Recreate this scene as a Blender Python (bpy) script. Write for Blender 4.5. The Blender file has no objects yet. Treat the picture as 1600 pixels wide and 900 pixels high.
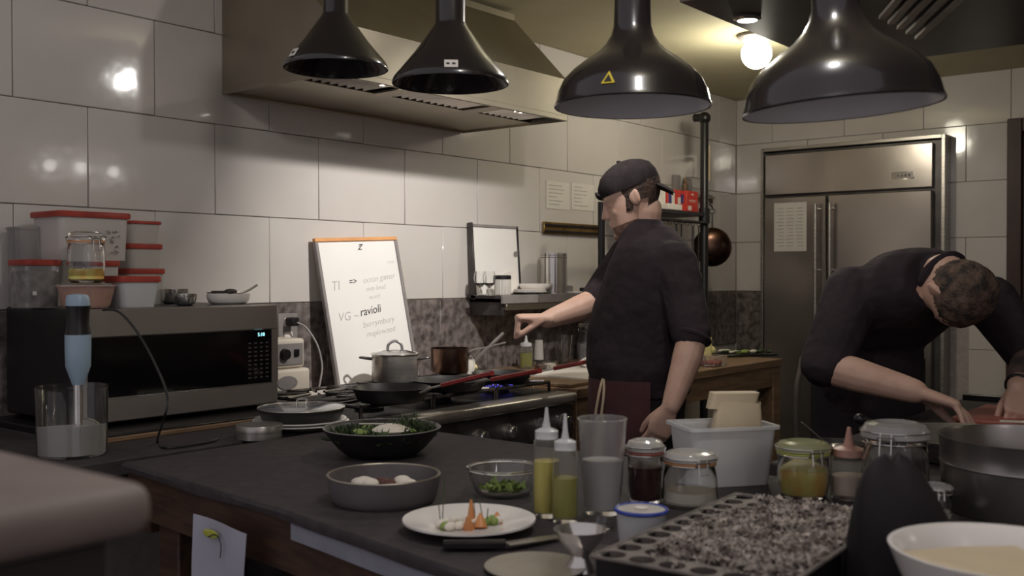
import bpy, bmesh, math, random
from mathutils import Vector, Matrix
random.seed(7)
PI = math.pi
C = bpy.context.scene.collection
S = bpy.context.scene

# ------------------------------------------------------------------ camera
EYE = 1.32
YAW = math.atan(1290/1600); PIT = math.atan(20/1600)
_c, _s = math.cos(YAW), math.sin(YAW)
FW = Vector((_c*math.cos(PIT), _s*math.cos(PIT), -math.sin(PIT)))
UP = Vector((_c*math.sin(PIT), _s*math.sin(PIT), math.cos(PIT)))
RT = Vector((_s, -_c, 0))
cam_d = bpy.data.cameras.new('camera'); cam = bpy.data.objects.new('camera', cam_d); C.objects.link(cam)
cam.location = (0, 0, EYE)
cam.rotation_euler = (PI/2-PIT, 0, math.atan2(-_c, _s))
cam_d.sensor_width = 36; cam_d.lens = 36; cam_d.clip_start = .05
cam_d.dof.use_dof = True; cam_d.dof.focus_distance = 3.1; cam_d.dof.aperture_fstop = 5.6
S.camera = cam
# ------------------------------------------------------------------ world, lights, exposure
w = bpy.data.worlds.new('world'); S.world = w; w.use_nodes = True
w.node_tree.nodes['Background'].inputs[0].default_value = (.92, .87, .93, 1)
w.node_tree.nodes['Background'].inputs[1].default_value = .37
S.view_settings.view_transform = 'Standard'; S.view_settings.look = 'None'
S.view_settings.exposure = 0.38; S.view_settings.gamma = 1; S.view_settings.use_curve_mapping = False
def lamp(name, kind, loc, power, color, size=.05, target=None, **kw):
    d = bpy.data.lights.new(name, kind); d.energy = power; d.color = color
    if kind == 'AREA': d.size = size
    else: d.shadow_soft_size = size
    for k, v in kw.items(): setattr(d, k, v)
    o = bpy.data.objects.new(name, d); C.objects.link(o); o.location = loc
    if target: o.rotation_euler = (Vector(target)-Vector(loc)).to_track_quat('-Z', 'Y').to_euler()
    return o
KEY = (2.55, 1.46, 2.25)
lamp('key_spot_light', 'SPOT', KEY, 82, (1, .96, .92), .03, (2.88, 2.91, 1.22), spot_size=math.radians(70), spot_blend=1.0)
lamp('key_wide_light', 'POINT', (KEY[0], KEY[1], KEY[2]-.03), 7, (1, .96, .92), .03)
BULB = (4.28, 2.04, 2.31)
lamp('bulb_light', 'POINT', (BULB[0], BULB[1], BULB[2]-.1), 10, (1, .94, .78), .06)
SPOT2 = (3.233, 1.575, 2.19)
lamp('canopy_spot_light', 'SPOT', (SPOT2[0], SPOT2[1], SPOT2[2]-.02), 5, (1, .95, .87), .03, (3.25, 1.5, 0), spot_size=math.radians(120), spot_blend=.8)
for k in range(3): lamp('back_room_light', 'POINT', (4.35+.28*k, -2.8, 2.25), 1.6, (1, .96, .95), .05)
lamp('dining_room_light', 'POINT', (.1, -1.9, 2.2), 6, (1, .96, .95), .12)
lamp('pass_fill_light', 'POINT', (1.12, .55, 2.34), 14, (1, .96, .92), .06)  # added fill lamp without a fixture, brightens the foreground table

# ------------------------------------------------------------------ measuring helpers: pixel of the photo -> real point
def ray(x, y): return RT*((x-800)/1600) + UP*((450-y)/1600) + FW
def pt(x, y, d):
    return Vector((0, 0, EYE)) + ray(x, y)*d
def at(x, y, z):
    r = ray(x, y); return pt(x, y, (z-EYE)/r.z)
def atY(x, y, Y):
    r = ray(x, y); return pt(x, y, Y/r.y)
def atX(x, y, X):
    r = ray(x, y); return pt(x, y, X/r.x)
def px2m(n, p):   # size in metres of n photo pixels at world point p
    return n/1600*((Vector(p)-Vector((0, 0, EYE))).dot(FW))

# ------------------------------------------------------------------ materials
def lin(v): return v/12.92 if v <= .04045 else ((v+.055)/1.055)**2.4
def rgb(*c): return tuple(lin(v/255) for v in c)+(1,)
def mat(name, c1, c2=None, scale=12, rough=.5, metal=0, bump=0, bscale=None, trans=0, ior=1.45, spec=.5, alpha=1, coat=0, detail=4, stretch=None, emis=None, estr=0, sheen=0, aniso=0, dist=0.002):
    m = bpy.data.materials.new(name); m.use_nodes = True; nt = m.node_tree; N = nt.nodes; L = nt.links
    b = N['Principled BSDF']
    tc = N.new('ShaderNodeTexCoord'); mp = N.new('ShaderNodeMapping'); L.new(tc.outputs['Object'], mp.inputs[0])
    if stretch: mp.inputs['Scale'].default_value = stretch
    nz = N.new('ShaderNodeTexNoise'); nz.inputs['Scale'].default_value = scale; nz.inputs['Detail'].default_value = detail
    L.new(mp.outputs[0], nz.inputs['Vector'])
    c2 = c2 or tuple(v*.82 for v in c1[:3])+(1,)
    cr = N.new('ShaderNodeValToRGB'); cr.color_ramp.elements[0].position = .35; cr.color_ramp.elements[1].position = .65
    cr.color_ramp.elements[0].color = c1; cr.color_ramp.elements[1].color = c2
    L.new(nz.outputs['Fac'], cr.inputs[0]); L.new(cr.outputs[0], b.inputs['Base Color'])
    b.inputs['Roughness'].default_value = rough; b.inputs['Metallic'].default_value = metal
    b.inputs['Transmission Weight'].default_value = trans; b.inputs['IOR'].default_value = ior
    b.inputs['Specular IOR Level'].default_value = spec; b.inputs['Alpha'].default_value = alpha
    b.inputs['Coat Weight'].default_value = coat; b.inputs['Sheen Weight'].default_value = sheen
    b.inputs['Anisotropic'].default_value = aniso
    if bump:
        n2 = N.new('ShaderNodeTexNoise'); n2.inputs['Scale'].default_value = bscale or scale*3; n2.inputs['Detail'].default_value = 3
        L.new(mp.outputs[0], n2.inputs['Vector'])
        bp = N.new('ShaderNodeBump'); bp.inputs['Strength'].default_value = bump; bp.inputs['Distance'].default_value = dist
        L.new(n2.outputs['Fac'], bp.inputs['Height']); L.new(bp.outputs[0], b.inputs['Normal'])
    if emis:
        b.inputs['Emission Color'].default_value = emis; b.inputs['Emission Strength'].default_value = estr
    return m
M = dict(
 tile=mat('glazed_white_tile', rgb(202,196,190), rgb(197,190,184), 3, .10, bump=.35, bscale=5, coat=.3, dist=.004),
 grout=mat('grout', rgb(172,163,157), rgb(160,152,146), 30, .9),
 darktile=mat('slate_tile', rgb(128,118,114), rgb(72,64,62), 30, .42, bump=.4, bscale=60, detail=8),
 ceil=mat('ceiling_paint', rgb(190,182,150), rgb(184,176,146), 4, .8),
 floor=mat('floor_vinyl', rgb(70,62,58), rgb(54,48,45), 6, .6),
 steel=mat('brushed_steel', rgb(182,176,168), rgb(160,154,148), 8, .33, .85, bump=.1, bscale=90, stretch=(1,1,14)),
 steelh=mat('brushed_steel_level', rgb(190,184,176), rgb(170,164,158), 8, .30, .8, bump=.1, bscale=90, stretch=(.6,1,14)),
 hood=mat('hood_steel', rgb(176,168,150), rgb(160,152,138), 3, .42, 1, bump=.05, bscale=40),
 chrome=mat('polished_steel', rgb(215,210,205), rgb(200,196,192), 8, .16, .9),
 darksteel=mat('dark_steel', rgb(92,88,86), rgb(70,66,65), 8, .4, .6),
 fridge=mat('fridge_steel', rgb(176,168,160), rgb(160,152,146), 2, .24, .85, bump=.5, bscale=1.5, stretch=(1,1,1), dist=.01),
 black=mat('black_plastic', rgb(30,27,28), rgb(24,22,23), 20, .35),
 blackmat=mat('black_rubber_mat', rgb(60,53,54), rgb(50,44,45), 40, .75, bump=.3, bscale=200),
 lampblk=mat('black_enamel', rgb(36,30,31), rgb(30,26,27), 6, .24, coat=.5, bump=.05, bscale=6),
 lampin=mat('white_enamel_inside', rgb(226,222,226), rgb(218,214,218), 6, .3),
 iron=mat('cast_iron', rgb(34,31,31), rgb(24,22,22), 60, .5, .2, bump=.3),
 ironlt=mat('worn_iron_bar', rgb(96,90,88), rgb(60,56,55), 40, .35, .8, bump=.2),
 nonstick=mat('nonstick_black', rgb(44,41,42), rgb(34,32,33), 30, .42, .1),
 wood=mat('oak_wood', rgb(142,114,86), rgb(112,88,66), 7, .5, stretch=(1,9,9), bump=.2),
 woodd=mat('dark_worn_wood', rgb(84,60,46), rgb(60,44,36), 7, .55, stretch=(9,1,9), bump=.2),
 doorw=mat('red_brown_door', rgb(66,44,38), rgb(52,35,31), 5, .5, stretch=(6,6,1)),
 board=mat('whiteboard_face', rgb(236,232,228), rgb(230,226,222), 3, .35),
 orange=mat('pale_orange_frame', rgb(222,160,104), rgb(205,146,94), 12, .5),
 greyf=mat('grey_frame', rgb(140,134,132), rgb(124,118,116), 12, .45),
 inkb=mat('black_marker', rgb(44,40,42), None, 12, .7),
 inkg=mat('faded_marker', rgb(176,171,170), None, 12, .8),
 paper=mat('paper', rgb(214,208,200), rgb(204,198,190), 5, .85),
 inkp=mat('printed_lines', rgb(140,134,130), None, 12, .9),
 brass=mat('worn_brass', rgb(176,146,90), rgb(140,112,66), 20, .35, .9),
 copper=mat('aged_copper', rgb(116,90,76), rgb(62,50,46), 9, .28, 1, bump=.1),
 copperd=mat('dark_copper', rgb(100,74,62), rgb(66,50,46), 9, .3, 1),
 glass=mat('clear_glass', (1,1,1,1), (.97,.98,.97,1), 4, .02, trans=1, ior=1.45),
 plast=mat('clear_plastic', (.93,.92,.9,1), (.9,.89,.88,1), 4, .12, trans=.92, ior=1.2),
 lidg=mat('thick_lid_glass', rgb(214,210,204), rgb(204,200,194), 8, .12, trans=.45, ior=1.4),
 lidy=mat('yellowish_lid_glass', rgb(222,224,178), rgb(214,216,168), 8, .12, trans=.55, ior=1.4),
 bottlew=mat('soft_bottle_plastic', (.93,.92,.88,1), (.9,.89,.85,1), 4, .12, trans=.96, ior=1.15),
 frost=mat('frosted_plastic', rgb(234,229,222), rgb(226,220,212), 6, .3, trans=.5, ior=1.2),
 tubw=mat('translucent_white_plastic', rgb(240,240,240), rgb(232,232,232), 6, .22, trans=.48, ior=1.2),
 redlid=mat('red_plastic_lid', rgb(172,76,64), rgb(146,60,52), 16, .35, trans=.1, ior=1.2),
 bluelid=mat('blue_plastic_rim', rgb(52,72,160), rgb(44,60,140), 9, .25),
 oil=mat('pale_olive_oil', rgb(216,204,92), rgb(204,192,84), 5, .2, trans=.05, ior=1.3),
 oilg=mat('green_olive_oil', rgb(158,156,44), rgb(144,142,38), 5, .2, trans=.05, ior=1.3),
 milk=mat('cloudy_white_liquid', rgb(206,200,194), rgb(196,190,184), 8, .4, trans=.2),
 water=mat('cloudy_water', rgb(216,214,214), rgb(200,198,198), 8, .3, trans=.35, ior=1.2),
 darkred=mat('dark_red_preserve', rgb(66,30,26), rgb(44,20,20), 20, .4),
 yellowp=mat('yellow_pickles', rgb(216,210,120), rgb(220,170,84), 26, .45, bump=.4),
 greenp=mat('pale_green_preserve', rgb(206,206,110), rgb(190,196,96), 20, .5, bump=.3),
 china=mat('white_china', rgb(228,222,216), rgb(222,216,210), 4, .18),
 greybowl=mat('grey_stoneware', rgb(104,98,98), rgb(92,86,86), 14, .5, bump=.1),
 bluepl=mat('pale_blue_plastic', rgb(150,170,186), rgb(142,162,178), 6, .35),
 skin=mat('skin', rgb(204,168,150), rgb(194,156,138), 18, .55, bump=.15, bscale=90),
 hairb=mat('brown_hair', rgb(74,54,44), rgb(38,29,26), 28, .7, bump=1, bscale=90, detail=8, dist=.006),
 hairs=mat('short_speckled_hair', rgb(104,84,72), rgb(42,35,32), 34, .8, bump=1, bscale=110, detail=10, dist=.006),
 stub=mat('brown_stubble', rgb(146,114,100), rgb(112,84,74), 60, .8, bump=.5, bscale=160),
 jacket=mat('black_cotton_jacket', rgb(56,47,52), rgb(46,39,43), 9, .9, bump=1.0, bscale=7, spec=.25, dist=.03),
 cap=mat('black_cap_cloth', rgb(42,36,38), rgb(32,27,28), 30, .9, spec=.2, bump=.4, bscale=60),
 trous=mat('black_trousers', rgb(40,34,38), rgb(33,28,31), 12, .9, bump=.3),
 apron=mat('burgundy_apron', rgb(82,48,50), rgb(66,40,42), 10, .85, bump=.4, bscale=14),
 soil=mat('grey_dried_herb_crumbs', rgb(184,172,162), rgb(84,74,68), 40, .9, bump=.6, detail=8),
 soild=mat('dark_plug_soil', rgb(44,36,34), rgb(30,25,24), 60, .95, bump=.6),
 trayp=mat('black_tray_plastic', rgb(38,34,35), rgb(30,27,28), 20, .3),
 traytop=mat('dusty_tray_web', rgb(112,102,96), rgb(84,76,72), 30, .6),
 red=mat('red_silicone', rgb(160,60,56), rgb(142,50,48), 14, .45),
 redboard=mat('red_cutting_board', rgb(164,92,82), rgb(150,82,72), 8, .5),
 kraft=mat('beige_waxed_paper', rgb(206,190,160), rgb(182,164,134), 5, .6, bump=.4, bscale=10),
 butter=mat('butter_yellow', rgb(232,222,160), rgb(220,208,140), 14, .5, bump=.5),
 herb=mat('green_herbs', rgb(74,92,54), rgb(46,60,36), 26, .7),
 herbl=mat('light_green_leaf', rgb(140,158,84), rgb(110,130,62), 20, .6),
 carrot=mat('orange_carrot', rgb(206,142,88), rgb(190,122,72), 12, .45),
 cream=mat('cream_foam', rgb(230,222,208), rgb(216,206,190), 14, .6, bump=.3),
 meat=mat('red_brown_food', rgb(92,54,46), rgb(70,44,40), 30, .5, bump=.5),
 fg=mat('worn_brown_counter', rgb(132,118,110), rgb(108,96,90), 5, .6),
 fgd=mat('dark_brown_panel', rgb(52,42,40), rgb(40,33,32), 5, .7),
 cloth=mat('black_folded_cloth', rgb(36,31,34), rgb(28,24,27), 8, .7, spec=.3, bump=.6, bscale=9, sheen=0, dist=.01),
 redbox=mat('red_card', rgb(206,72,60), rgb(190,60,52), 6, .5),
 bluebox=mat('blue_card', rgb(66,72,130), rgb(52,58,110), 20, .5),
 whitebox=mat('white_card', rgb(222,214,206), rgb(212,204,196), 6, .6),
 yellow=mat('yellow_print', rgb(222,196,60), rgb(206,180,50), 12, .5),
 towel=mat('pale_blue_grey_cloth', rgb(150,150,160), rgb(138,138,148), 12, .8, bump=.2),
 beige=mat('beige_plastic', rgb(214,204,188), rgb(200,190,176), 6, .4),
 screen=mat('microwave_glass', rgb(16,14,15), rgb(12,11,12), 4, .10),
 key=mat('keypad_print', rgb(78,74,73), None, 8, .6),
 digit=mat('display_digits', rgb(150,225,235), None, 8, .5, emis=rgb(150,225,235), estr=1.6),
 bulb=mat('lit_globe', rgb(255,246,220), None, 4, .4, emis=(1,.94,.76,1), estr=14),
 lens=mat('lit_lens', rgb(255,246,230), None, 4, .4, emis=(1,.95,.86,1), estr=14),
 flame=mat('blue_flame', rgb(60,60,200), None, 4, .5, emis=(.12,.12,.9,1), estr=.45),
 tattoo=mat('tattooed_skin', rgb(120,100,92), rgb(74,66,66), 26, .6, detail=8),
)

# ------------------------------------------------------------------ mesh helpers
def newbm(): return bmesh.new()
def b_box(bm, lo, hi, bev=0, seg=1, mtx=None):
    r = bmesh.ops.create_cube(bm, size=1)['verts']
    for v in r:
        v.co = Vector((lo[i]+(v.co[i]+.5)*(hi[i]-lo[i]) for i in range(3)))
    if bev:
        es = list({e for v in r for e in v.link_edges})
        g = bmesh.ops.bevel(bm, geom=es, offset=bev, segments=seg, profile=.5, affect='EDGES')
        r = list({v for f in g['faces'] for v in f.verts} | {v for v in r if v.is_valid})
    if mtx: bmesh.ops.transform(bm, matrix=mtx, verts=r)
    return r
def b_lathe(bm, prof, n=32, c=(0,0,0), mtx=None, sx=1, sy=1):
    rings = []; c = Vector(c)
    T = (lambda v: mtx @ v) if mtx else (lambda v: v)
    for r, z in prof:
        if abs(r) < 1e-6: rings.append([bm.verts.new(T(c+Vector((0,0,z))))])
        else: rings.append([bm.verts.new(T(c+Vector((r*sx*math.cos(2*PI*k/n), r*sy*math.sin(2*PI*k/n), z)))) for k in range(n)])
    for a, b in zip(rings, rings[1:]):
        if len(a) == 1 and len(b) == 1: continue
        for k in range(n):
            j = (k+1) % n
            if len(a) == 1: bm.faces.new((a[0], b[k], b[j]))
            elif len(b) == 1: bm.faces.new((a[k], a[j], b[0]))
            else: bm.faces.new((a[k], a[j], b[j], b[k]))
def b_rings(bm, rings, cap=True, closed=True):
    vs = [[bm.verts.new(p) for p in r] for r in rings]; n = len(vs[0])
    for a, b in zip(vs, vs[1:]):
        for k in range(n if closed else n-1):
            j = (k+1) % n; bm.faces.new((a[k], a[j], b[j], b[k]))
    if cap:
        bm.faces.new(list(reversed(vs[0]))); bm.faces.new(vs[-1])
    return vs
def b_tube(bm, pts, r, n=8, cap=True, round_end=False):
    pts = [Vector(p) for p in pts]; rs = r if isinstance(r, (list, tuple)) else [r]*len(pts)
    if round_end:
        d0 = (pts[0]-pts[1]).normalized(); d1 = (pts[-1]-pts[-2]).normalized()
        pts = [pts[0]+d0*rs[0]*.85, pts[0]+d0*rs[0]*.5]+pts+[pts[-1]+d1*rs[-1]*.5, pts[-1]+d1*rs[-1]*.85]
        rs = [rs[0]*.35, rs[0]*.82]+list(rs)+[rs[-1]*.82, rs[-1]*.35]
    rings = []; u = None
    for i, p in enumerate(pts):
        t = (pts[min(i+1, len(pts)-1)]-pts[max(i-1, 0)]).normalized()
        if u is None:
            u = t.cross(Vector((0,0,1)))
            if u.length < .1: u = t.cross(Vector((1,0,0)))
        u = (u - t*u.dot(t)).normalized(); v = t.cross(u)
        rings.append([p+(u*math.cos(2*PI*k/n)+v*math.sin(2*PI*k/n))*rs[i] for k in range(n)])
    b_rings(bm, rings, cap)
def b_ell(bm, c, rx, ry=None, rz=None, axes=None, u=16, v=10):
    ry = ry or rx; rz = rz or rx
    A = axes or (Vector((1,0,0)), Vector((0,1,0)), Vector((0,0,1)))
    g = bmesh.ops.create_uvsphere(bm, u_segments=u, v_segments=v, radius=1)['verts']
    for q in g: q.co = Vector(c)+A[0]*(q.co.x*rx)+A[1]*(q.co.y*ry)+A[2]*(q.co.z*rz)
def b_torus(bm, c, R, r, ax=None, n=32, m=8, arc=2*PI, start=0):
    A = ax or (Vector((1,0,0)), Vector((0,1,0)), Vector((0,0,1)))
    full = abs(arc-2*PI) < 1e-6; N = n if full else n+1
    vs = []
    for k in range(N):
        a = start+arc*k/n; d = A[0]*math.cos(a)+A[1]*math.sin(a)
        vs.append([bm.verts.new(Vector(c)+d*(R+r*math.cos(2*PI*j/m))+A[2]*(r*math.sin(2*PI*j/m))) for j in range(m)])
    for k in range(n):
        a, b = vs[k], vs[(k+1) % N]
        for j in range(m): bm.faces.new((a[j], b[j], b[(j+1)%m], a[(j+1)%m]))
def smooth_curve(pts, k=6):
    pts = [Vector(p) for p in pts]; P = [pts[0]]+pts+[pts[-1]]; out = []
    for i in range(1, len(P)-2):
        for j in range(k):
            t = j/k; a, b, c, d = P[i-1], P[i], P[i+1], P[i+2]
            out.append(.5*((2*b)+(c-a)*t+(2*a-5*b+4*c-d)*t*t+(3*b-a-3*c+d)*t**3))
    out.append(pts[-1]); return out
def obj(name, bm, m, parent=None, smooth=True, loc=None):
    me = bpy.data.meshes.new(name); bmesh.ops.recalc_face_normals(bm, faces=bm.faces); bm.to_mesh(me); bm.free()
    if smooth:
        for p in me.polygons: p.use_smooth = True
        try: me.set_sharp_from_angle(angle=math.radians(38))
        except Exception: pass
    me.materials.append(m if not isinstance(m, str) else M[m])
    o = bpy.data.objects.new(name, me); C.objects.link(o)
    if parent: o.parent = parent
    if loc is not None: o.location = loc
    return o
def tag(o, label, cat, group=None, kind=None):
    o['label'] = label; o['category'] = cat
    if group: o['group'] = group
    if kind: o['kind'] = kind
    return o
def thing(name, label, cat, loc=(0,0,0), rotz=0, group=None):
    o = bpy.data.objects.new(name, None); C.objects.link(o); o.empty_display_size = .05
    o.location = loc; o.rotation_euler = (0,0,rotz); return tag(o, label, cat, group)
def struct(o, label=None):
    o['kind'] = 'structure'
    if label: o['label'] = label
    return o
def part(name, m, parent, fn, smooth=True, label=None, loc=None):
    bm = newbm(); fn(bm); o = obj(name, bm, m, parent, smooth, loc)
    if label: o['label'] = label
    return o
def boxp(name, m, parent, lo, hi, bev=.002, label=None, mtx=None, seg=1):
    return part(name, m, parent, lambda bm: b_box(bm, lo, hi, bev, seg, mtx), label=label)
def lathep(name, m, parent, prof, n=32, label=None, c=(0,0,0), mtx=None, sx=1, sy=1):
    return part(name, m, parent, lambda bm: b_lathe(bm, prof, n, c, mtx, sx, sy), label=label)
def tubep(name, m, parent, pts, r, n=8, label=None, round_end=False):
    return part(name, m, parent, lambda bm: b_tube(bm, pts, r, n, True, round_end), label=label)
def text(name, body, size, m, parent, mtx, shear=0, thin=0, ext=.0004, align='LEFT'):
    cu = bpy.data.curves.new(name, 'FONT'); cu.body = body; cu.size = size; cu.shear = shear; cu.offset = thin
    cu.extrude = ext; cu.align_x = align; cu.resolution_u = 3
    t = bpy.data.objects.new(name, cu); C.objects.link(t)
    bpy.context.view_layer.update()
    me = bpy.data.meshes.new_from_object(t.evaluated_get(bpy.context.evaluated_depsgraph_get()))
    bpy.data.objects.remove(t)
    me.materials.clear(); me.materials.append(M[m]); me.name = name
    o = bpy.data.objects.new(name, me); C.objects.link(o); o.parent = parent; o.matrix_local = mtx
    return o
def fuse(name, bm, m, voxel, iters=3, parent=None, fac=.5):
    """one continuous skin from overlapping closed shapes"""
    bmesh.ops.recalc_face_normals(bm, faces=bm.faces)
    me = bpy.data.meshes.new('t'); bm.to_mesh(me); bm.free()
    t = bpy.data.objects.new('t', me); C.objects.link(t)
    r = t.modifiers.new('r', 'REMESH'); r.mode = 'VOXEL'; r.voxel_size = voxel; r.use_smooth_shade = True
    s = t.modifiers.new('s', 'SMOOTH'); s.factor = fac; s.iterations = iters
    bpy.context.view_layer.update()
    me2 = bpy.data.meshes.new_from_object(t.evaluated_get(bpy.context.evaluated_depsgraph_get()))
    bpy.data.objects.remove(t); me2.name = name; me2.materials.clear(); me2.materials.append(M[m])
    for p in me2.polygons: p.use_smooth = True
    o = bpy.data.objects.new(name, me2); C.objects.link(o)
    if parent: o.parent = parent
    return o

# ------------------------------------------------------------------ the room
WY, WX, CZ = 2.91, 5.82, 2.40
ZW = .925            # top of the working surfaces along the wall
ZT = .91             # top of the pass table
struct(boxp('floor', 'floor', None, (-2.5, -3.2, -.05), (WX+.2, WY+.2, 0), 0), 'dark kitchen floor')
cl = struct(boxp('ceiling', 'ceil', None, (1.2, -3.2, CZ), (WX+.2, WY+.2, CZ+.08), 0), 'painted ceiling')
wl = struct(boxp('wall_left', 'grout', None, (-.6, WY+.004, 0), (WX+.2, WY+.15, CZ), 0), 'long wall of large white glazed tiles above a dark band')
wb = struct(boxp('wall_back', 'grout', None, (WX+.004, -3.2, 0), (WX+.2, WY+.1, CZ), 0), 'back wall with white tiles around the refrigerator')
struct(boxp('block_wall_right', 'ceil', None, (1.0, -3.35, 0), (WX+.2, -3.2, CZ), 0), 'unseen plain wall added on the right to block ambient light')  # unseen wall, added to keep world light off the back wall
_cache = {}
def tile(parent, m, lo, hi, axis, name='tile'):
    sz = tuple(round(hi[i]-lo[i], 3) for i in range(3)); k = (m, sz)
    c = Vector(((lo[i]+hi[i])/2 for i in range(3)))
    if k not in _cache:
        bm = newbm(); b_box(bm, [-s/2 for s in sz], [s/2 for s in sz], .0022, 1); o = obj(name, bm, M[m], parent); _cache[k] = o.data
    else:
        o = bpy.data.objects.new(name, _cache[k]); C.objects.link(o); o.parent = parent
    o.location = c
    e = random.uniform(-.0035, .0035); o.rotation_euler = (random.uniform(-.002, .002), 0, e if axis == 'Y' else 0) if axis == 'Y' else (0, random.uniform(-.002, .002), e)
G = .001
rows = [(1.222, 1.522, 0), (1.522, 1.822, .222), (1.822, 2.122, 0), (2.122, CZ, .222)]
for z0, z1, off in rows:
    x = 1.366-off-.444*3
    while x < WX:
        a, b = max(x, -.5), min(x+.444, WX)
        if b-a > .02 and b > .2: tile(wl, 'tile', (a+G, WY-.006, z0+G), (b-G, WY+.004, z1-G), 'Y')
        x += .444
    y = WY-.02-.444*(.5 if off else 1)
    ys = [WY-.006]
    while ys[-1] > -1.2: ys.append(y); y -= .444
    for y1, y0 in zip(ys, ys[1:]):
        tile(wb, 'tile', (WX-.006, y0+G, z0+G), (WX+.004, y1-G, z1-G), 'X')
x = 3.122-.306*7
while x < WX:
    tile(wl, 'darktile', (x+G, WY-.008, .90+G), (min(x+.306, WX)-G, WY+.004, 1.222-G), 'Y', 'dark_tile'); x += .306
for k in range(2):
    tile(wb, 'darktile', (WX-.008, WY-.01-.306*(k+1)+G, .60), (WX+.004, WY-.01-.306*k-G, 1.222-G), 'X', 'dark_tile')
for k in range(3):
  for j in range(3):
    tile(wb, 'tile', (WX-.006, 1.54-.42*(k+1)+G, .322+.3*j+G), (WX+.004, 1.54-.42*k-G, .622+.3*j-G), 'X')
# door beyond the refrigerator
d = struct(boxp('door_1', 'doorw', None, (WX-.05, .45, 0), (WX-.006, 1.27, 2.06), .004), 'red-brown wooden door at the right end of the back wall')
for a, b, c0, c1 in ((1.27, 1.34, 0, 2.13), (.38, .45, 0, 2.13), (.45, 1.27, 2.06, 2.13)):
    boxp('door_frame', 'doorw', d, (WX-.07, a, c0), (WX-.006, b, c1), .004)
for z0, z1 in ((.2, .95), (1.1, 1.9)):
    boxp('door_panel', 'doorw', d, (WX-.06, .58, z0), (WX-.05, 1.14, z1), .006)
tubep('door_handle', 'chrome', d, [(WX-.05, 1.2, 1.02), (WX-.1, 1.2, 1.02), (WX-.1, 1.1, 1.02)], .009)

# ------------------------------------------------------------------ refrigerator
fr = thing('refrigerator', 'tall built-in stainless steel double-door refrigerator at the back wall', 'refrigerator', (5.74, 0, 0))
fy0, fy1 = 1.655, 2.675
boxp('cabinet', 'darksteel', fr, (.0, fy0, .05), (.074, fy1, 2.05), .002)
boxp('grille_panel', 'fridge', fr, (-.03, fy0+.045, 1.795), (0, fy1-.01, 2.035), .004)
boxp('door', 'fridge', fr, (-.04, 2.285, .15), (0, fy1-.01, 1.78), .006, 'narrow left door')
boxp('door', 'fridge', fr, (-.04, fy0+.045, .15), (0, 2.275, 1.78), .006, 'wide right door')
for y in (2.33, 2.245):
    h = tubep('door_handle', 'steel', fr, [(-.085, y, .9), (-.085, y, 1.73)], .011, 12)
    for z in (1.70, 1.35, .95): tubep('handle_mount', 'steel', h, [(-.04, y, z), (-.085, y, z)], .007)
for a, b, c0, c1 in ((fy1, fy1+.018, .05, 2.075), (fy0-.02, fy0, .05, 2.075), (fy0, fy1, 2.055, 2.075)):
    boxp('steel_trim', 'steel', fr, (-.03, a, c0), (.08, b, c1), .002)
bd = boxp('badge', 'chrome', fr, (-.034, fy0+.14, 1.845), (-.03, fy0+.26, 1.885), .004)
for k in range(4): boxp('badge_mark', 'darksteel', bd, (-.0355, fy0+.16+k*.02, 1.858), (-.034, fy0+.172+k*.02, 1.873), 0)
boxp('kick_plate', 'black', fr, (0, fy0+.02, .0), (.074, fy1-.02, .05), .002)
nt = thing('notice_sheet', 'printed white schedule taped to the left refrigerator door', 'paper', (5.698, 0, 0))
boxp('sheet', 'paper', nt, (-.001, 2.40, 1.46), (.001, 2.60, 1.745), 0)
for k in range(12):
    for j in range(3): boxp('printed_line', 'inkp', nt, (-.0016, 2.42+j*.06, 1.49+k*.02), (-.001, 2.42+j*.06+random.uniform(.03, .05), 1.493+k*.02), 0)

# ------------------------------------------------------------------ exhaust hood over the range
hx0, hx1, hyf, hz = 2.06, 3.26, 2.355, 1.925
hd = thing('exhaust_hood', 'wide stainless steel exhaust hood over the range', 'range hood', (hx0, 2.9, hz))
W = hx1-hx0; D = 2.9-hyf
def hoodshell(bm):
    pr = [(0, 0), (0, .455), (-.285, .455), (-.285+.0, .43), (-D, .16), (-D, 0)]
    a = [Vector((0, y, z)) for y, z in pr]; b = [Vector((W, y, z)) for y, z in pr]
    va = [bm.verts.new(v) for v in a]; vb = [bm.verts.new(v) for v in b]
    bm.faces.new(va); bm.faces.new(list(reversed(vb)))
    for k in range(len(pr)):
        if k == len(pr)-1: continue     # open underneath
        j = (k+1) % len(pr); bm.faces.new((va[k], vb[k], vb[j], va[j]))
part('shell', 'hood', hd, hoodshell, smooth=False)
boxp('underside_panel', 'hood', hd, (.003, -.37, .006), (W-.003, -.004, .010), 0)
boxp('cavity_shade_sheet', 'black', hd, (.01, -.54, .075), (W-.01, -.39, .079), 0)  # black sheet standing in for the shade above the filter slats
n = 30
for k in range(n):
    x = .06+k*(W-.12)/n
    if k in (7, 8, 9, 20, 21): continue
    mt = Matrix.Translation((x, -.455, .022)) @ Matrix.Rotation(math.radians(50), 4, 'Y')
    boxp('filter_slat', 'steel', hd, (-.018, -.082, -.0012), (.018, .082, .0012), 0, mtx=mt)
for k in (8.5, 21): boxp('filter_divider', 'hood', hd, (.06+(k-.9)*(W-.12)/n, -.535, .004), (.06+(k+1.2)*(W-.12)/n, -.37, .010), 0)
boxp('front_lip', 'hood', hd, (0, -D-.004, -.003), (W, -D+.006, .018), .002)
boxp('back_lip', 'hood', hd, (0, -.012, -.003), (W, 0, .018), .002)
for s in (-.002, W-.004): boxp('side_lip', 'hood', hd, (s, -D, -.003), (s+.006, 0, .018), .001)
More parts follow.
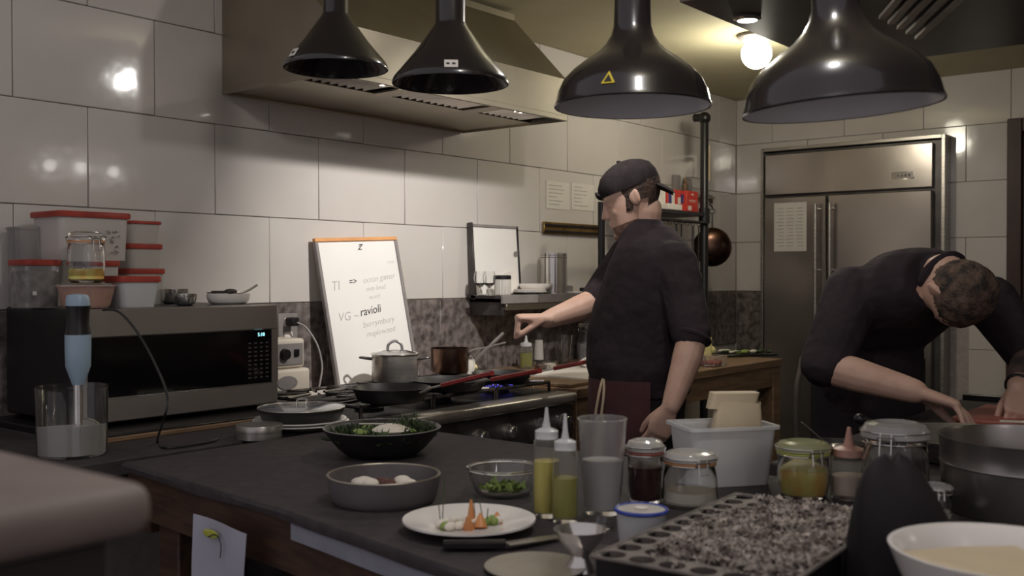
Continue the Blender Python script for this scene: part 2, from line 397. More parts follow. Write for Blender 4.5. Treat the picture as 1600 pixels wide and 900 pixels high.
for x in (.28, .98):
    r_ = lathep('hood_light', 'chrome', hd, [(0, .019), (.026, .019), (.026, .012), (.030, .012), (.030, .0195)], 20, c=(x, -.49, 0))
    lathep('light_lens', 'lens', r_, [(0, .0125), (.024, .0125), (.024, .0135), (0, .0135)], 16, c=(x, -.49, 0))

# ------------------------------------------------------------------ second canopy over the far station, ceiling bulb
cz = 2.2
cn = thing('exhaust_canopy', 'dark ceiling exhaust canopy with pale slats at upper right', 'range hood', (2.92, 1.66, cz))
def canopy(bm):
    L_, Wd, H_ = 1.35, 2.3, CZ-cz
    b_box(bm, (0, -Wd, 0), (L_, 0, .012), .002); b_box(bm, (0, -Wd, .012), (.012, 0, H_), 0); b_box(bm, (L_-.012, -Wd, .012), (L_, 0, H_), 0)
    b_box(bm, (.012, -.012, .012), (L_-.012, 0, H_), 0); b_box(bm, (.012, -Wd, .012), (L_-.012, -Wd+.012, H_), 0)
M['canopy'] = mat('dark_canopy_paint', rgb(58,51,51), rgb(50,44,44), 4, .35)
M['slat'] = mat('dull_slat', rgb(168,160,152), rgb(150,142,136), 6, .5)
part('shell', 'canopy', cn, canopy, smooth=False)
dsl = (at(1490, 0, cz)-at(1432, 54, cz)).normalized(); org = Vector((2.92, 1.66, cz)); pslat = Vector((-dsl.y, dsl.x, 0))
for k in range(5):
    a = at(1378+14*k, 23+8*k, cz)-org; b2 = a+dsl*.62; q = pslat*.011
    part('vent_slat', 'slat', cn, lambda bm: b_rings(bm, [[p+q*sg+Vector((0, 0, zz)) for sg, zz in ((-1, -.003), (1, -.003), (1, -.016), (-1, -.016))] for p in (a, b2)]), smooth=False)
tr = tag(obj('recessed_spotlight', (lambda bm: (b_lathe(bm, [(.03, .001), (.045, 0), (.048, -.006), (.034, -.012), (.03, -.004), (.03, .001)], 24), bm)[1])(newbm()), 'chrome'), 'small lit round spotlight set in the dark canopy', 'light')
tr.location = (SPOT2[0], SPOT2[1], cz)
lathep('lens', 'lens', tr, [(0, -.0135), (.026, -.0125), (.0335, -.0115), (.0335, -.009), (0, -.009)], 20)
gb = thing('ceiling_bulb', 'glowing round globe lamp on the ceiling', 'light', (BULB[0], BULB[1], CZ))
lathep('base', 'greyf', gb, [(0, 0), (.085, 0), (.085, -.014), (.06, -.024), (.0, -.024)], 28)
part('globe', 'bulb', gb, lambda bm: b_ell(bm, (0, 0, -.085), .068, u=24, v=16))
kl = thing('track_spotlight', 'black spotlight on the ceiling above the pass aimed at the tiled wall', 'light', (KEY[0], KEY[1], CZ))
lathep('base', 'black', kl, [(0, 0), (.04, 0), (.04, -.01), (0, -.01)], 20)
tubep('arm', 'black', kl, [(0, 0, -.01), (0, -.06, -.06)], .006)
kd = (Vector((2.85, 2.91, 1.15))-Vector(KEY)).normalized(); q = kd.to_track_quat('Z', 'Y').to_matrix().to_4x4()
lathep('shade', 'black', kl, [(.0, -.14), (.022, -.138), (.036, -.10), (.042, -.03), (.04, -.03), (.034, -.10), (0, -.13)], 24, mtx=Matrix.Translation(Vector(KEY)-kl.location) @ q)

# ------------------------------------------------------------------ pendant heat lamps in a row above the pass
def pendant(name, label, c, R, kind, tilt=(0, 0)):
    t = thing(name, label, 'lamp', c, 0, 'black pendant heat lamps over the pass')
    t.rotation_euler = (tilt[0], tilt[1], -YAW)
    if kind == 'cone':
        out = [(R, 0), (R*1.005, .004), (R*.97, .014), (R*.62, R*.53), (R*.30, R*.98), (R*.255, R*1.06), (R*.25, R*2.6)]
        pro = out+[(R*.22, R*2.6), (R*.22, R*1.1)]
        inn = [(R*.985, 0.001), (R*.94, .014), (R*.59, R*.53), (R*.25, R*.98), (0, R*1.0)]
    else:
        out = [(R, 0), (R*1.008, .003), (R*.985, .010), (R*.955, R*.2), (R*.885, R*.35), (R*.77, R*.47), (R*.60, R*.60), (R*.45, R*.70), (R*.35, R*.80), (R*.275, R*.92), (R*.24, R*1.04), (R*.23, R*1.3), (R*.23, R*2.2)]
        pro = out
        inn = [(R*.985, 0.001), (R*.965, .010), (R*.93, R*.19), (R*.86, R*.33), (R*.74, R*.45), (R*.58, R*.57), (R*.42, R*.68), (R*.33, R*.77), (.0, R*.80)]
    lathep('shade', 'lampblk', t, pro, 56)
    lathep('shade_lining', 'lampblk' if kind == 'cone' else 'lampin', t, inn, 56)
    top = R*2.6 if kind == 'cone' else R*2.2
    lathep('cap', 'lampblk', t, [(R*.26, top-.002), (R*.2, top+.015), (.008, top+.02)], 24)
    b = lathep('bulb', 'frost', t, [(0, R*.30), (R*.2, R*.34), (R*.26, R*.50), (R*.2, R*.74), (R*.12, R*.9)], 20)
    L_ = CZ-c[2]
    tubep('cord', 'black', t, [(0, 0, top+.02), (0, 0, max(top+.03, L_))], .004)
    return t
def sticker(t, m, R, ang, z, w_, h_, slope):
    """small label lying on the shade at angle ang"""
    mtx = Matrix.Rotation(ang, 4, 'Z') @ Matrix.Translation((R, 0, z)) @ Matrix.Rotation(slope, 4, 'Y')
    o = boxp('sticker', m, t, (.0008, -w_/2, -h_/2), (.0022, w_/2, h_/2), 0, mtx=mtx); return o, mtx
L1 = pt(525, 108, 2.45); L2 = pt(704, 132, 2.20); L3 = pt(988, 168, 1.96); L4 = pt(1315, 171, 1.56)
# local +X of each lamp points along its -YAW turn; the camera lies toward angle ~ -FW
p1 = pendant('heat_lamp', 'leftmost of the four black heat lamps, a small plain cone', L1, .124, 'cone')
p2 = pendant('heat_lamp', 'black cone heat lamp with a white sticker, in front of the hood', L2, .125, 'cone')
p3 = pendant('heat_lamp', 'black bell-shaped heat lamp with a yellow triangle sticker, above the standing cook', L3, .149, 'bell')
p4 = pendant('heat_lamp', 'rightmost and largest black bell-shaped heat lamp, white inside', L4, .148, 'bell', (0, math.radians(-4)))
camang = math.atan2(-FW.y, -FW.x)+YAW     # direction to the camera in lamp-local angle
sl = math.radians(-33)
s_, mx = sticker(p2, 'paper', .125*.93, camang+math.radians(4), .020, .028, .020, sl)
for k in (-.006, .006): boxp('sticker_print', 'inkb', p2, (.0022, k-.004, -.003), (.0028, k+.003, .002), 0, mtx=mx)
s_, mx = sticker(p1, 'paper', .124*.93, camang+math.radians(-46), .022, .022, .022, sl)
boxp('sticker_print', 'inkb', p1, (.0022, -.006, -.004), (.0028, .004, .003), 0, mtx=mx)
def tri(bm, mtx, s):
    v = [mtx @ Vector(p) for p in ((.0015, -s, -s*.9), (.0015, s, -s*.9), (.0015, 0, s))]; w2 = [mtx @ Vector(p) for p in ((.003, -s, -s*.9), (.003, s, -s*.9), (.003, 0, s))]
    b_rings(bm, [v, w2])
mx = Matrix.Rotation(camang+math.radians(-24), 4, 'Z') @ Matrix.Translation((.149*.935, 0, .032)) @ Matrix.Rotation(math.radians(-20), 4, 'Y')
part('warning_sticker', 'yellow', p3, lambda bm: tri(bm, mx, .013))
mx2 = mx @ Matrix.Translation((.0016, 0, -.002))
part('warning_mark', 'inkb', p3, lambda bm: tri(bm, mx2, .0075))

# ------------------------------------------------------------------ counter on the left under the microwave
ct = thing('counter', 'dark topped wooden counter along the wall under the microwave', 'counter', (.55, 2.05, 0))
boxp('top', 'blackmat', ct, (0, .06, ZT-.04), (1.44, .85, ZT), .004)
boxp('front_rail', 'woodd', ct, (0, .08, ZT-.14), (1.42, .11, ZT-.04), .003)
for x in (.02, 1.34): boxp('leg', 'woodd', ct, (x, .08, 0), (x+.07, .15, ZT-.14), .004)
boxp('shelf', 'woodd', ct, (.02, .12, .25), (1.40, .8, .28), .003)
bb = thing('base_board', 'low black board with a brown wooden edge under the microwave', 'board', (1.28, 2.33, ZT))
boxp('panel', 'black', bb, (0, .012, 0), (.70, .56, .018), .003)
boxp('wood_edge', 'wood', bb, (0, 0, 0), (.70, .012, .012), .002)

mw = thing('microwave', 'large stainless microwave oven with a black glass door', 'microwave', (1.325, 2.465, ZT+.018))
mW, mH, mD = .608, .305, .40
for x in (.04, mW-.06):
    for y in (.04, mD-.06): boxp('foot', 'black', mw, (x, y, 0), (x+.025, y+.025, .014), .002)
boxp('case', 'black', mw, (0, .012, .013), (mW, mD, mH), .004)
M['mwsteel'] = mat('microwave_steel', rgb(168,160,154), rgb(156,148,143), 4, .30, .7, bump=.25, bscale=3, stretch=(1,1,1), dist=.01)
def mwframe(bm):
    b_box(bm, (0, -.012, .232), (mW, .012, mH), .003); b_box(bm, (0, -.012, .013), (mW, .012, .075), .003)
    b_box(bm, (0, -.012, .075), (.012, .012, .232), 0); b_box(bm, (mW-.022, -.012, .075), (mW, .012, .232), 0)
part('door_frame', 'mwsteel', mw, mwframe, smooth=False)
g = boxp('door_glass', 'screen', mw, (.012, -.009, .075), (.49, .01, .232), 0)
boxp('door_trim', 'chrome', g, (.012, -.0125, .0735), (mW-.02, -.009, .0765), 0)
cp = boxp('control_panel', 'screen', mw, (.4905, -.0095, .0765), (mW-.0225, .01, .232), 0)
for r in range(9):
    for k in range(4):
        boxp('key', 'key', cp, (.503+k*.0205, -.0105, .092+r*.0125), (.503+k*.0205+.010, -.0094, .092+r*.0125+.0038), 0)
text('clock_digits', '5:10', .015, 'digit', cp, Matrix.Translation((.536, -.0102, .2135)) @ Matrix.Rotation(PI/2, 4, 'X'))
MT = ZT+.018+mH     # top of the microwave

# ---- containers on the microwave
def food_box(name, label, x0, x1, ytop, ybot, Y, dep, mb, ml, fill=None, ffrac=.7, lidh=.012, taper=.93, group=None, zb=None, body=True):
    a = atY(x0, ybot, Y); b = atY(x1, ybot, Y); zt = atY((x0+x1)/2, ytop, Y+dep/2).z
    z0 = MT if zb is None else zb; wd = (b.x-a.x); h = max(.02, zt-z0)
    t = thing(name, label, 'food container', ((a.x+b.x)/2, Y+dep/2, z0), 0, group)
    def rr(w_, d_, z, r=.018, n=5):
        out = []
        for cx, cy, a0 in ((w_/2-r, d_/2-r, 0), (-w_/2+r, d_/2-r, 1), (-w_/2+r, -d_/2+r, 2), (w_/2-r, -d_/2+r, 3)):
            for k in range(n): an = PI/2*(a0+k/(n-1)); out.append(Vector((cx+r*math.cos(an), cy+r*math.sin(an), z)))
        return out
    k = .94; e = .0018
    def shell(bm):
        b_rings(bm, [rr(wd*k*taper, dep*k*taper, 0), rr(wd*k, dep*k, h-lidh)], cap=False)
        vs = b_rings(bm, [rr(wd*k-2*e, dep*k-2*e, h-lidh), rr(wd*k*taper-2*e, dep*k*taper-2*e, .002)], cap=False)
        bm.verts.ensure_lookup_table()
        bmesh.ops.contextual_create(bm, geom=[v for v in vs[1]])
    part('tub', mb, t, shell)
    lid = part('lid', ml, t, lambda bm: b_rings(bm, [rr(wd, dep, h-lidh-.003), rr(wd*1.01, dep*1.01, h-.004), rr(wd*.98, dep*.98, h)]))
    if fill:
        part('food', fill, t, lambda bm: b_rings(bm, [rr((wd*k*taper-4*e), dep*k*taper-4*e, .003), rr(wd*k*(taper+1)/2-4*e, dep*k*.96-4*e, (h-lidh)*ffrac*.9), rr(wd*k*.8, dep*k*.8, (h-lidh)*ffrac)]))
    return t, h
g_ = 'food containers on the microwave'
bx, bh = food_box('storage_bin', 'tall empty clear bin at the left end of the microwave top', 32, 88, 356, 478, 2.775, .10, 'plast', 'plast', group=g_, lidh=.003)
c1, h1 = food_box('food_container', 'clear red-lidded container with a small white label, far left on the microwave', 40, 100, 406, 478, 2.645, .11, 'plast', 'redlid', 'soil', .85, .012, group=g_)
boxp('label_sticker', 'paper', c1, (-.035, -.062, .035), (-.025, -.059, .045), 0)
c2, h2 = food_box('food_container', 'container with a red lid beneath the big marked container', 150, 192, 408, 478, 2.64, .16, 'frost', 'redlid', 'greenp', .7, group=g_)
c3, h3 = food_box('food_container', 'largest red-lidded container with dark handwriting on its side, highest on the microwave', 92, 208, 334, 408, 2.66, .17, 'frost', 'redlid', 'water', .3, .013, .95, group=g_, zb=MT+h2+.0005)
for k in range(16):
    x = random.uniform(.025, .062); z = random.uniform(.02, .085); y = -.0835
    tubep('handwriting', 'inkb', c3, [(x, y, z), (x+random.uniform(.003, .008), y, z+random.uniform(-.006, .006)), (x+.009, y, z+random.uniform(-.004, .004))], .0008, 4)
c4, h4 = food_box('food_container', 'lowest container of the stack of three behind the front white tub', 200, 262, 420, 478, 2.76, .12, 'frost', 'redlid', 'water', .8, group=g_)
c5, h5 = food_box('food_container', 'middle container of the stack of three, red lid, pale food', 202, 258, 382, 420, 2.76, .12, 'frost', 'redlid', 'cream', .75, group=g_, zb=MT+h4+.0005)
c6, h6 = food_box('food_container', 'topmost container of the stack of three, with a thin red lid', 203, 256, 347, 382, 2.76, .12, 'frost', 'redlid', 'cream', .6, .006, group=g_, zb=MT+h4+h5+.001)
c7, h7 = food_box('food_container', 'low white tub with a thick red lid at the front of the microwave top', 188, 256, 431, 476, 2.50, .10, 'tubw', 'redlid', 'cream', .8, .014, .82, group=g_)
# pinkish bowl with the clip jar standing on it
b8 = thing('plastic_bowl', 'round translucent pinkish bowl under the clip-top jar on the microwave', 'bowl', tuple(atY(135, 475, 2.548)[:2])+(MT,))
M['pinkp'] = mat('pinkish_plastic', rgb(226,190,178), rgb(214,176,164), 8, .3, trans=.5, ior=1.2)
r8 = .074
lathep('bowl', 'pinkp', b8, [(0, .001), (r8*.72, .001), (r8*.80, .01), (r8*.95, .055), (r8, .06), (r8*.985, .062), (r8*.93, .055), (r8*.78, .012), (0, .004)], 36)
lathep('lid', 'plast', b8, [(0, .066), (r8*.9, .066), (r8*1.04, .061), (r8*1.04, .058), (r8*1.0, .0605), (0, .063)], 36)
lathep('food', 'yellowp', b8, [(0, .005), (r8*.76, .006), (r8*.9, .045), (0, .05)], 24)
def clip_jar(name, label, loc, r, h, m_lid='lidg', fill=None, fh=.5, neck=.80, group=None, bulge=1.0, seal=None, rot=0, base=.9):
    t = thing(name, label, 'jar', loc, rot, group)
    nk = r*neck; hb = h*.80
    out = [(0, 0), (r*base*.9, 0), (r*base, .004), (r*bulge, hb*.35), (r*bulge*.985, hb*.62), (nk*1.04, hb*.90), (nk, hb*.94), (nk*1.06, hb)]
    inn = [(nk*.92, hb), (nk*.90, hb*.93), (r*bulge*.93, hb*.62), (r*bulge*.945, hb*.35), (r*base*.93, .008), (0, .006)]
    lathep('glass_body', 'glass', t, out+inn, 36)
    if fill:
        lathep('contents', fill, t, [(0, .007), (r*base*.91, .009), (r*bulge*.925, hb*.35), (r*bulge*.92, hb*fh), (0, hb*fh*1.02)], 28)
    lathep('lid', m_lid, t, [(0, h*.95), (nk*.6, h*.95), (nk*.72, h), (nk*1.0, h*.975), (nk*1.14, h*.9), (nk*1.16, hb+.004), (nk*1.0, hb+.002), (nk*.98, h*.87), (0, h*.90)], 36)
    if seal: part('rubber_seal', seal, t, lambda bm: b_torus(bm, (0, 0, hb), nk*1.05, .0025, n=36))
    def wire(bm):
        b_torus(bm, (0, 0, hb*.955), nk*1.09, .0012, n=36, m=6)
        b_torus(bm, (0, 0, h*.90), nk*1.18, .0012, n=36, m=6)
        x = nk*1.14
        b_tube(bm, [(x*.25, -x*.98, hb*.955), (x*.25, -x*1.08, h*.86), (-x*.25, -x*1.08, h*.86), (-x*.25, -x*.98, hb*.955)], .0014, 6)
        b_tube(bm, [(x*.16, -x*1.02, h*.9), (x*.17, -x*1.13, hb*.80), (-x*.17, -x*1.13, hb*.80), (-x*.16, -x*1.02, h*.9)], .0016, 6)
        b_tube(bm, [(-.008, x*1.0, hb*.95), (-.008, x*1.1, h*.88), (.008, x*1.1, h*.88), (.008, x*1.0, hb*.95)], .0014, 6)
    part('wire_clip', 'chrome', t, wire)
    return t
clip_jar('clip_top_jar', 'empty clip-top jar upside down on the pinkish bowl above the microwave', (b8.location.x, b8.location.y, MT+.0665), .047, .134, 'glass', 'yellowp', .10, .92, seal='orange', bulge=1.0, base=.86)
# steel bowls and white dish with ladle
def bowl(name, label, loc, r, h, m, foot=.45, th=.003, curve=.6, group=None, cat='bowl', n=48):
    pr = []
    for k in range(9):
        a = k/8; pr.append((r*(foot+(1-foot)*(math.sin(a*PI/2)**curve)), h*(1-math.cos(a*PI/2))))
    pin = [(x-th, z+th*.7) for x, z in reversed(pr[1:])]
    pin[0] = (pr[-1][0]-th, h)
    o = obj(name, (lambda bm: (b_lathe(bm, [(0, 0)]+pr+pin+[(0, th)], n), bm)[1])(newbm()), M[m]); o.location = loc
    return tag(o, label, cat, group)
p = atY(265, 470, 2.76); bowl('steel_bowl', 'steel bowl half hidden behind the white tub on the microwave', (p.x+.015, p.y, MT), .045, .045, 'chrome')
p = atY(289, 472, 2.56); bowl('steel_bowl', 'small shiny steel bowl between white tub and white dish on the microwave', (p.x, p.y, MT), .033, .034, 'chrome', .3)
p = atY(357, 470, 2.62); wdish = bowl('oval_dish', 'oval white dish at the right end of the microwave top', (p.x, p.y, MT), .072, .030, 'china', .6); wdish.scale = (1, .62, 1)
ld = thing('serving_spatula', 'worn metal scoop lying across the oval white dish', 'utensil', (p.x, p.y, MT+.032))
part('blade', 'darksteel', ld, lambda bm: (b_box(bm, (-.062, -.02, 0), (-.002, .022, .004), .001), b_box(bm, (-.05, -.012, .004), (-.01, .02, .008), .002), b_ell(bm, (.008, 0, .006), .022, .016, .008)), smooth=False)
tubep('handle', 'steel', ld, smooth_curve([(0, 0, .004), (.035, -.005, .002), (.06, -.01, .006), (.095, -.015, .025)], 4), .0035)
# ---- stick blender standing in the measuring pitcher
pc = at(120, 712, ZT)
ph = thing('measuring_pitcher', 'clear round pitcher half full of cloudy liquid, holding the stick blender', 'pitcher', (pc.x, pc.y+.02, ZT))
pr_ = .078; H_ = .158
lathep('pitcher_wall', 'glass', ph, [(0, 0), (pr_*.93, 0), (pr_*.96, .004), (pr_*1.0, H_*.97), (pr_*1.03, H_), (pr_*.985, H_), (pr_*.965, H_*.96), (pr_*.93, .006), (0, .005)], 44)
lathep('cloudy_liquid', 'milk', ph, [(0, .006), (pr_*.925, .007), (pr_*.945, H_*.46), (0, H_*.465)], 36)
sb = thing('stick_blender', 'pale blue stick blender with a black grip standing in the pitcher', 'blender', (pc.x+.015, pc.y+.02, ZT+.012))
lathep('blade_guard', 'bluepl', sb, [(0, .02), (.03, .0), (.032, .0), (.026, .03), (.012, .05)], 24)
lathep('shaft', 'chrome', sb, [(.0, .05), (.0105, .05), (.0105, .155), (0, .155)], 20)
lathep('motor_body', 'bluepl', sb, [(0, .145), (.013, .147), (.019, .165), (.0275, .19), (.0285, .235), (.0285, .262), (0, .262)], 32)
lathep('grip', 'black', sb, [(0, .262), (.0283, .262), (.0245, .285), (.0245, .305), (.0275, .328), (0, .328)], 32)
lathep('cap', 'bluepl', sb, [(0, .328), (.026, .328), (.0255, .345), (.022, .353), (0, .356)], 32)
def uv(o, px): return px
cordp = [pt(160, 484, 2.33), pt(185, 487, 2.33), pt(215, 520, 2.30), pt(245, 575, 2.27), pt(262, 622, 2.25), pt(256, 655, 2.25)]
e_ = at(246, 690, ZT+.004); cordp += [e_, at(262, 700, ZT+.004), at(330, 690, ZT+.004), at(340, 682, ZT+.004)]
pcd = tubep('cord', 'black', sb, [Vector(p)-Vector(sb.location) for p in smooth_curve(cordp, 6)], .0028, 8)

# ------------------------------------------------------------------ the range
rx0, rx1, ry0, ry1, rz = 2.0, 2.96, 2.12, 2.70, .925
rg = thing('gas_range', 'wide steel gas range with black iron grates and front knobs', 'range', (rx0, ry0, 0))
RW = rx1-rx0; RD = ry1-ry0
boxp('body', 'darksteel', rg, (0, .03, .10), (RW, RD, rz-.04), .003)
boxp('cooktop', 'iron', rg, (0, .055, rz-.04), (RW, RD, rz-.02), .003)
part('front_rail', 'steel', rg, lambda bm: (b_box(bm, (0, -.035, rz-.055), (RW, .055, rz-.018), .012, 3)))
boxp('control_panel', 'darksteel', rg, (.0, -.012, rz-.17), (RW, .03, rz-.058), .003)
bd = part('oven_door', 'darksteel', rg, lambda bm: b_box(bm, (.02, -.012, .22), (RW-.02, .03, rz-.18), .004))
tubep('door_handle', 'steel', bd, [(.08, -.055, .68), (RW-.08, -.055, .68)], .012, 12)
for x in (.02, RW-.06):
    for y in (.05, RD-.06): boxp('foot', 'black', rg, (x, y, 0), (x+.04, y+.04, .10), .002)
for i, px in enumerate((640, 692, 750, 795, 845, 880)):
    a = atY(px, 684-(px-750)*.11, ry0-.02)
    kx = a.x-rx0
    if kx > RW-.02: continue
    mt = Matrix.Translation((kx, -.012, rz-.115)) @ Matrix.Rotation(PI/2, 4, 'X')
    kb = lathep('knob', 'chrome', rg, [(0, 0), (.027, 0), (.027, .006), (.021, .008), (.021, .03), (.018, .034), (0, .034)], 24, mtx=mt)
    boxp('knob_grip', 'darksteel', kb, (kx-.004, -.056, rz-.115-.019), (kx+.004, -.044, rz-.115+.019), .002)
def grate(bm, x0, x1, y0, y1, z):
    r = .006; cx, cy = (x0+x1)/2, (y0+y1)/2
    loop = [(x0, y0), (x1, y0), (x1, y1), (x0, y1), (x0, y0)]
    for a, b in zip(loop, loop[1:]): b_tube(bm, [(a[0], a[1], z), (b[0], b[1], z)], r, 6)
    for yy in (y0+(y1-y0)*.25, y0+(y1-y0)*.75):
        for a in range(8):
            an = a*PI/4+.2; d = Vector((math.cos(an), math.sin(an), 0)); L_ = .035
            mx_ = min(abs((x1-cx)/d.x) if abs(d.x) > 1e-3 else 9, abs((y1-y0)*.25/d.y) if abs(d.y) > 1e-3 else 9)
            b_tube(bm, [Vector((cx, yy, z+.004))+d*L_, Vector((cx, yy, z+.002))+d*mx_], [.0045, .0065], 6)
    b_tube(bm, [(x0, cy, z), (x1, cy, z)], r, 6)
    for q in (x0, x1):
        for y in (y0, y1, cy): b_tube(bm, [(q, y, z), (q, y, rz-.022)], r, 6)
ng = 3; gw = (RW-.04)/ng
for k in range(ng):
    part('grate', 'ironlt', rg, lambda bm: grate(bm, .02+k*gw+.006, .02+(k+1)*gw-.006, .075, RD-.02, rz+.012))
for k in range(ng):
    for yy in (.075+(RD-.095)*.25, .075+(RD-.095)*.75):
        bn = lathep('burner', 'iron', rg, [(0, rz-.022), (.045, rz-.022), (.045, rz-.010), (.036, rz-.008), (.034, rz-.002), (0, rz)], 24, c=(.02+(k+.5)*gw, yy, 0))
        if k == 2 and yy < .3:
            def fl(bm):
                for a in range(20):
                    an = 2*PI*a/20; p0 = Vector((.02+(k+.5)*gw+.047*math.cos(an), yy+.047*math.sin(an), rz-.006))
                    b_tube(bm, [p0, p0+Vector((.008*math.cos(an), .008*math.sin(an), .010)), p0+Vector((.010*math.cos(an), .010*math.sin(an), .017))], [.0022, .003, .0004], 5)
            part('blue_flame', 'flame', bn, fl, label='blue gas flame')
GZ = rz+.0185   # top of the grates
ba = thing('wall_ledge', 'narrow steel ledge between the range and the wall', 'ledge', (1.99, 2.702, 0))
boxp('top', 'whitebox', ba, (0, 0, .895), (.99, .195, .912), .002)
boxp('back_skirt', 'darksteel', ba, (0, .01, .10), (.99, .19, .895), 0)
LZ = .912
# whiteboard leaning on the wall behind the range
wbt = thing('menu_whiteboard', 'whiteboard with a pale orange top edge and handwritten menu, leaning behind the range', 'whiteboard')
Bl = Vector((2.452, 2.775, LZ+.001)); lean = math.atan2(.10, .545)
wbt.location = Bl; wbt.rotation_euler = (-lean, math.radians(-2.5), 0)
bw, bh_ = .415, .55
boxp('panel', 'board', wbt, (.008, .004, .008), (bw-.008, .012, bh_-.008), 0)
boxp('top_frame', 'orange', wbt, (0, -.003, bh_-.014), (bw, .014, bh_), .002)
boxp('bottom_frame', 'greyf', wbt, (0, 0, 0), (bw, .014, .012), .002)
for x in (0, bw-.014): boxp('side_frame', 'greyf', wbt, (x, -.003, 0), (x+.014, .014, bh_-.014), .002)
R90 = Matrix.Rotation(PI/2, 4, 'X')
def wtext(s, x, z, size, m, rot=0, shear=.25, thin=-.0006):
    text('writing', s, size, m, wbt, Matrix.Translation((x, .0036, z)) @ Matrix.Rotation(math.radians(-rot), 4, 'Y') @ R90, shear, thin, .0003)
wtext('TI', .045, .355, .050, 'inkg', 2); wtext('=>', .135, .372, .034, 'inkb', 2, .1, 0)
wtext('ocean gamer', .205, .375, .033, 'inkg', 4); wtext('mm loud', .215, .343, .028, 'inkg', 3); wtext('word', .222, .312, .026, 'inkg', 3)
wtext('VG ~', .055, .24, .046, 'inkg', 2); wtext('ravioli', .165, .252, .044, 'inkb', 5, .25, 0)
wtext('burrymbury', .170, .208, .034, 'inkg', 4); wtext('maplewood', .180, .172, .032, 'inkg', 4)
wtext('rom', .345, .445, .022, 'inkg'); wtext('Z', .205, .503, .030, 'inkb', 0, .5, .0006); wtext('-', .208, .507, .036, 'inkb', 8, .3)
# outlet plate, charger block
oc = thing('wall_outlet', 'steel wall outlet plate with a black plug, left of the whiteboard', 'outlet', (2.285, WY-.008, 1.06))
boxp('plate', 'greyf', oc, (0, -.006, 0), (.085, 0, .125), .002)
for z in (.03, .08): boxp('socket', 'whitebox', oc, (.024, -.009, z), (.061, -.005, z+.03), .004)
pg = thing('power_cord', 'grey cord with a black plug running from the wall outlet to the ledge', 'cord', (2.327, WY-.015, 1.155))
boxp('plug', 'black', pg, (-.016, -.045, -.014), (.016, 0, .016), .005)
cps = [Vector((.0, -.04, 0)), Vector((.03, -.06, -.02)), Vector((.055, -.09, -.08)), Vector((.06, -.11, -.15)), Vector((.045, -.12, -.2)), Vector((.03, -.125, -.238))]
tubep('cable', 'greyf', pg, smooth_curve(cps, 5), .0035)
ap = thing('control_box', 'beige appliance base with a dial and a switch beside the microwave', 'appliance', (2.085, 2.712, LZ))
boxp('lower_case', 'beige', ap, (.0, 0, .0), (.19, .14, .095), .012, seg=3)
boxp('upper_case', 'beige', ap, (.01, .012, .097), (.175, .135, .195), .010, seg=3)
boxp('face_plate', 'greyf', ap, (.03, .008, .108), (.165, .014, .18), .002)
lathep('dial', 'black', ap, [(0, 0), (.020, 0), (.017, .014), (0, .014)], 20, mtx=Matrix.Translation((.085, .008, .145)) @ Matrix.Rotation(PI/2, 4, 'X'))
boxp('switch', 'black', ap, (.125, .002, .135), (.145, .009, .16), .002)
lathep('oval_badge', 'greyf', ap, [(0, 0), (.045, 0), (.04, .004), (0, .004)], 24, mtx=Matrix.Translation((.09, .001, .05)) @ Matrix.Rotation(PI/2, 4, 'X') @ Matrix.Diagonal((1, .55, 1, 1)))

# ---- pots and pans
def strap(bm, pts, w_, t_, up=Vector((0,0,1))):
    pts = [Vector(p) for p in pts]; rings = []
    for i, p in enumerate(pts):
        tt = (pts[min(i+1, len(pts)-1)]-pts[max(i-1, 0)]).normalized(); sd = tt.cross(up).normalized(); u2 = sd.cross(tt)
        ww = w_[i] if isinstance(w_, (list, tuple)) else w_
        rings.append([p+sd*a*ww/2+u2*b*t_/2 for a, b in ((-1, -.6), (-.6, -1), (.6, -1), (1, -.6), (1, .6), (.6, 1), (-.6, 1), (-1, .6))])
    b_rings(bm, rings)
def frypan(label, c, r, h, hend, grip=None, m='nonstick', group='black frying pans on the range', shank='steel', f0=.35):
    t = thing('frying_pan', label, 'pan', c, 0, group)
    lathep('pan_body', m, t, [(0, 0), (r*.76, 0), (r*.84, .006), (r*.99, h), (r*1.01, h+.001), (r*.985, h+.002), (r*.81, .010), (r*.74, .006), (0, .005)], 48)
    if hend:
        d = Vector(hend)-Vector(c); dh = Vector((d.x, d.y, 0)).normalized()
        p0 = dh*(r*.97)+Vector((0, 0, h*.8)); p3 = d; p1 = p0+(p3-p0)*f0+Vector((0,0,.004))
        part('handle', shank, t, lambda bm: strap(bm, [p0, p0+(p1-p0)*.5+Vector((0,0,.003)), p1, p3], [.028, .018, .020, .020], .006))
        if grip:
            part('handle_grip', grip, t, lambda bm: strap(bm, [p1+(p3-p1)*.02, p1+(p3-p1)*.3, p1+(p3-p1)*.8, p3+(p3-p1)*.04], [.020, .026, .028, .022], .014))
    return t
z = GZ
c_ = at(611, 606, z+.04); frypan('front left black frying pan with a red grip, nearest the plates', (c_.x, c_.y, z), .118, .042, at(766, 584, z+.10), 'red', f0=.30)
c_ = at(703, 594, z+.032); P2 = (c_.x, c_.y, z); frypan('middle black frying pan behind the front one, red grip under the oil bottle', P2, .125, .034, at(840, 580, z+.088), 'red', f0=.28)
c_ = at(785, 583, z+.030); P3 = (c_.x, c_.y, z); frypan('black frying pan nearest the cook, with a white collar on its red handle', P3, .108, .032, at(918, 565, z+.078), 'red', shank='whitebox', f0=.40)
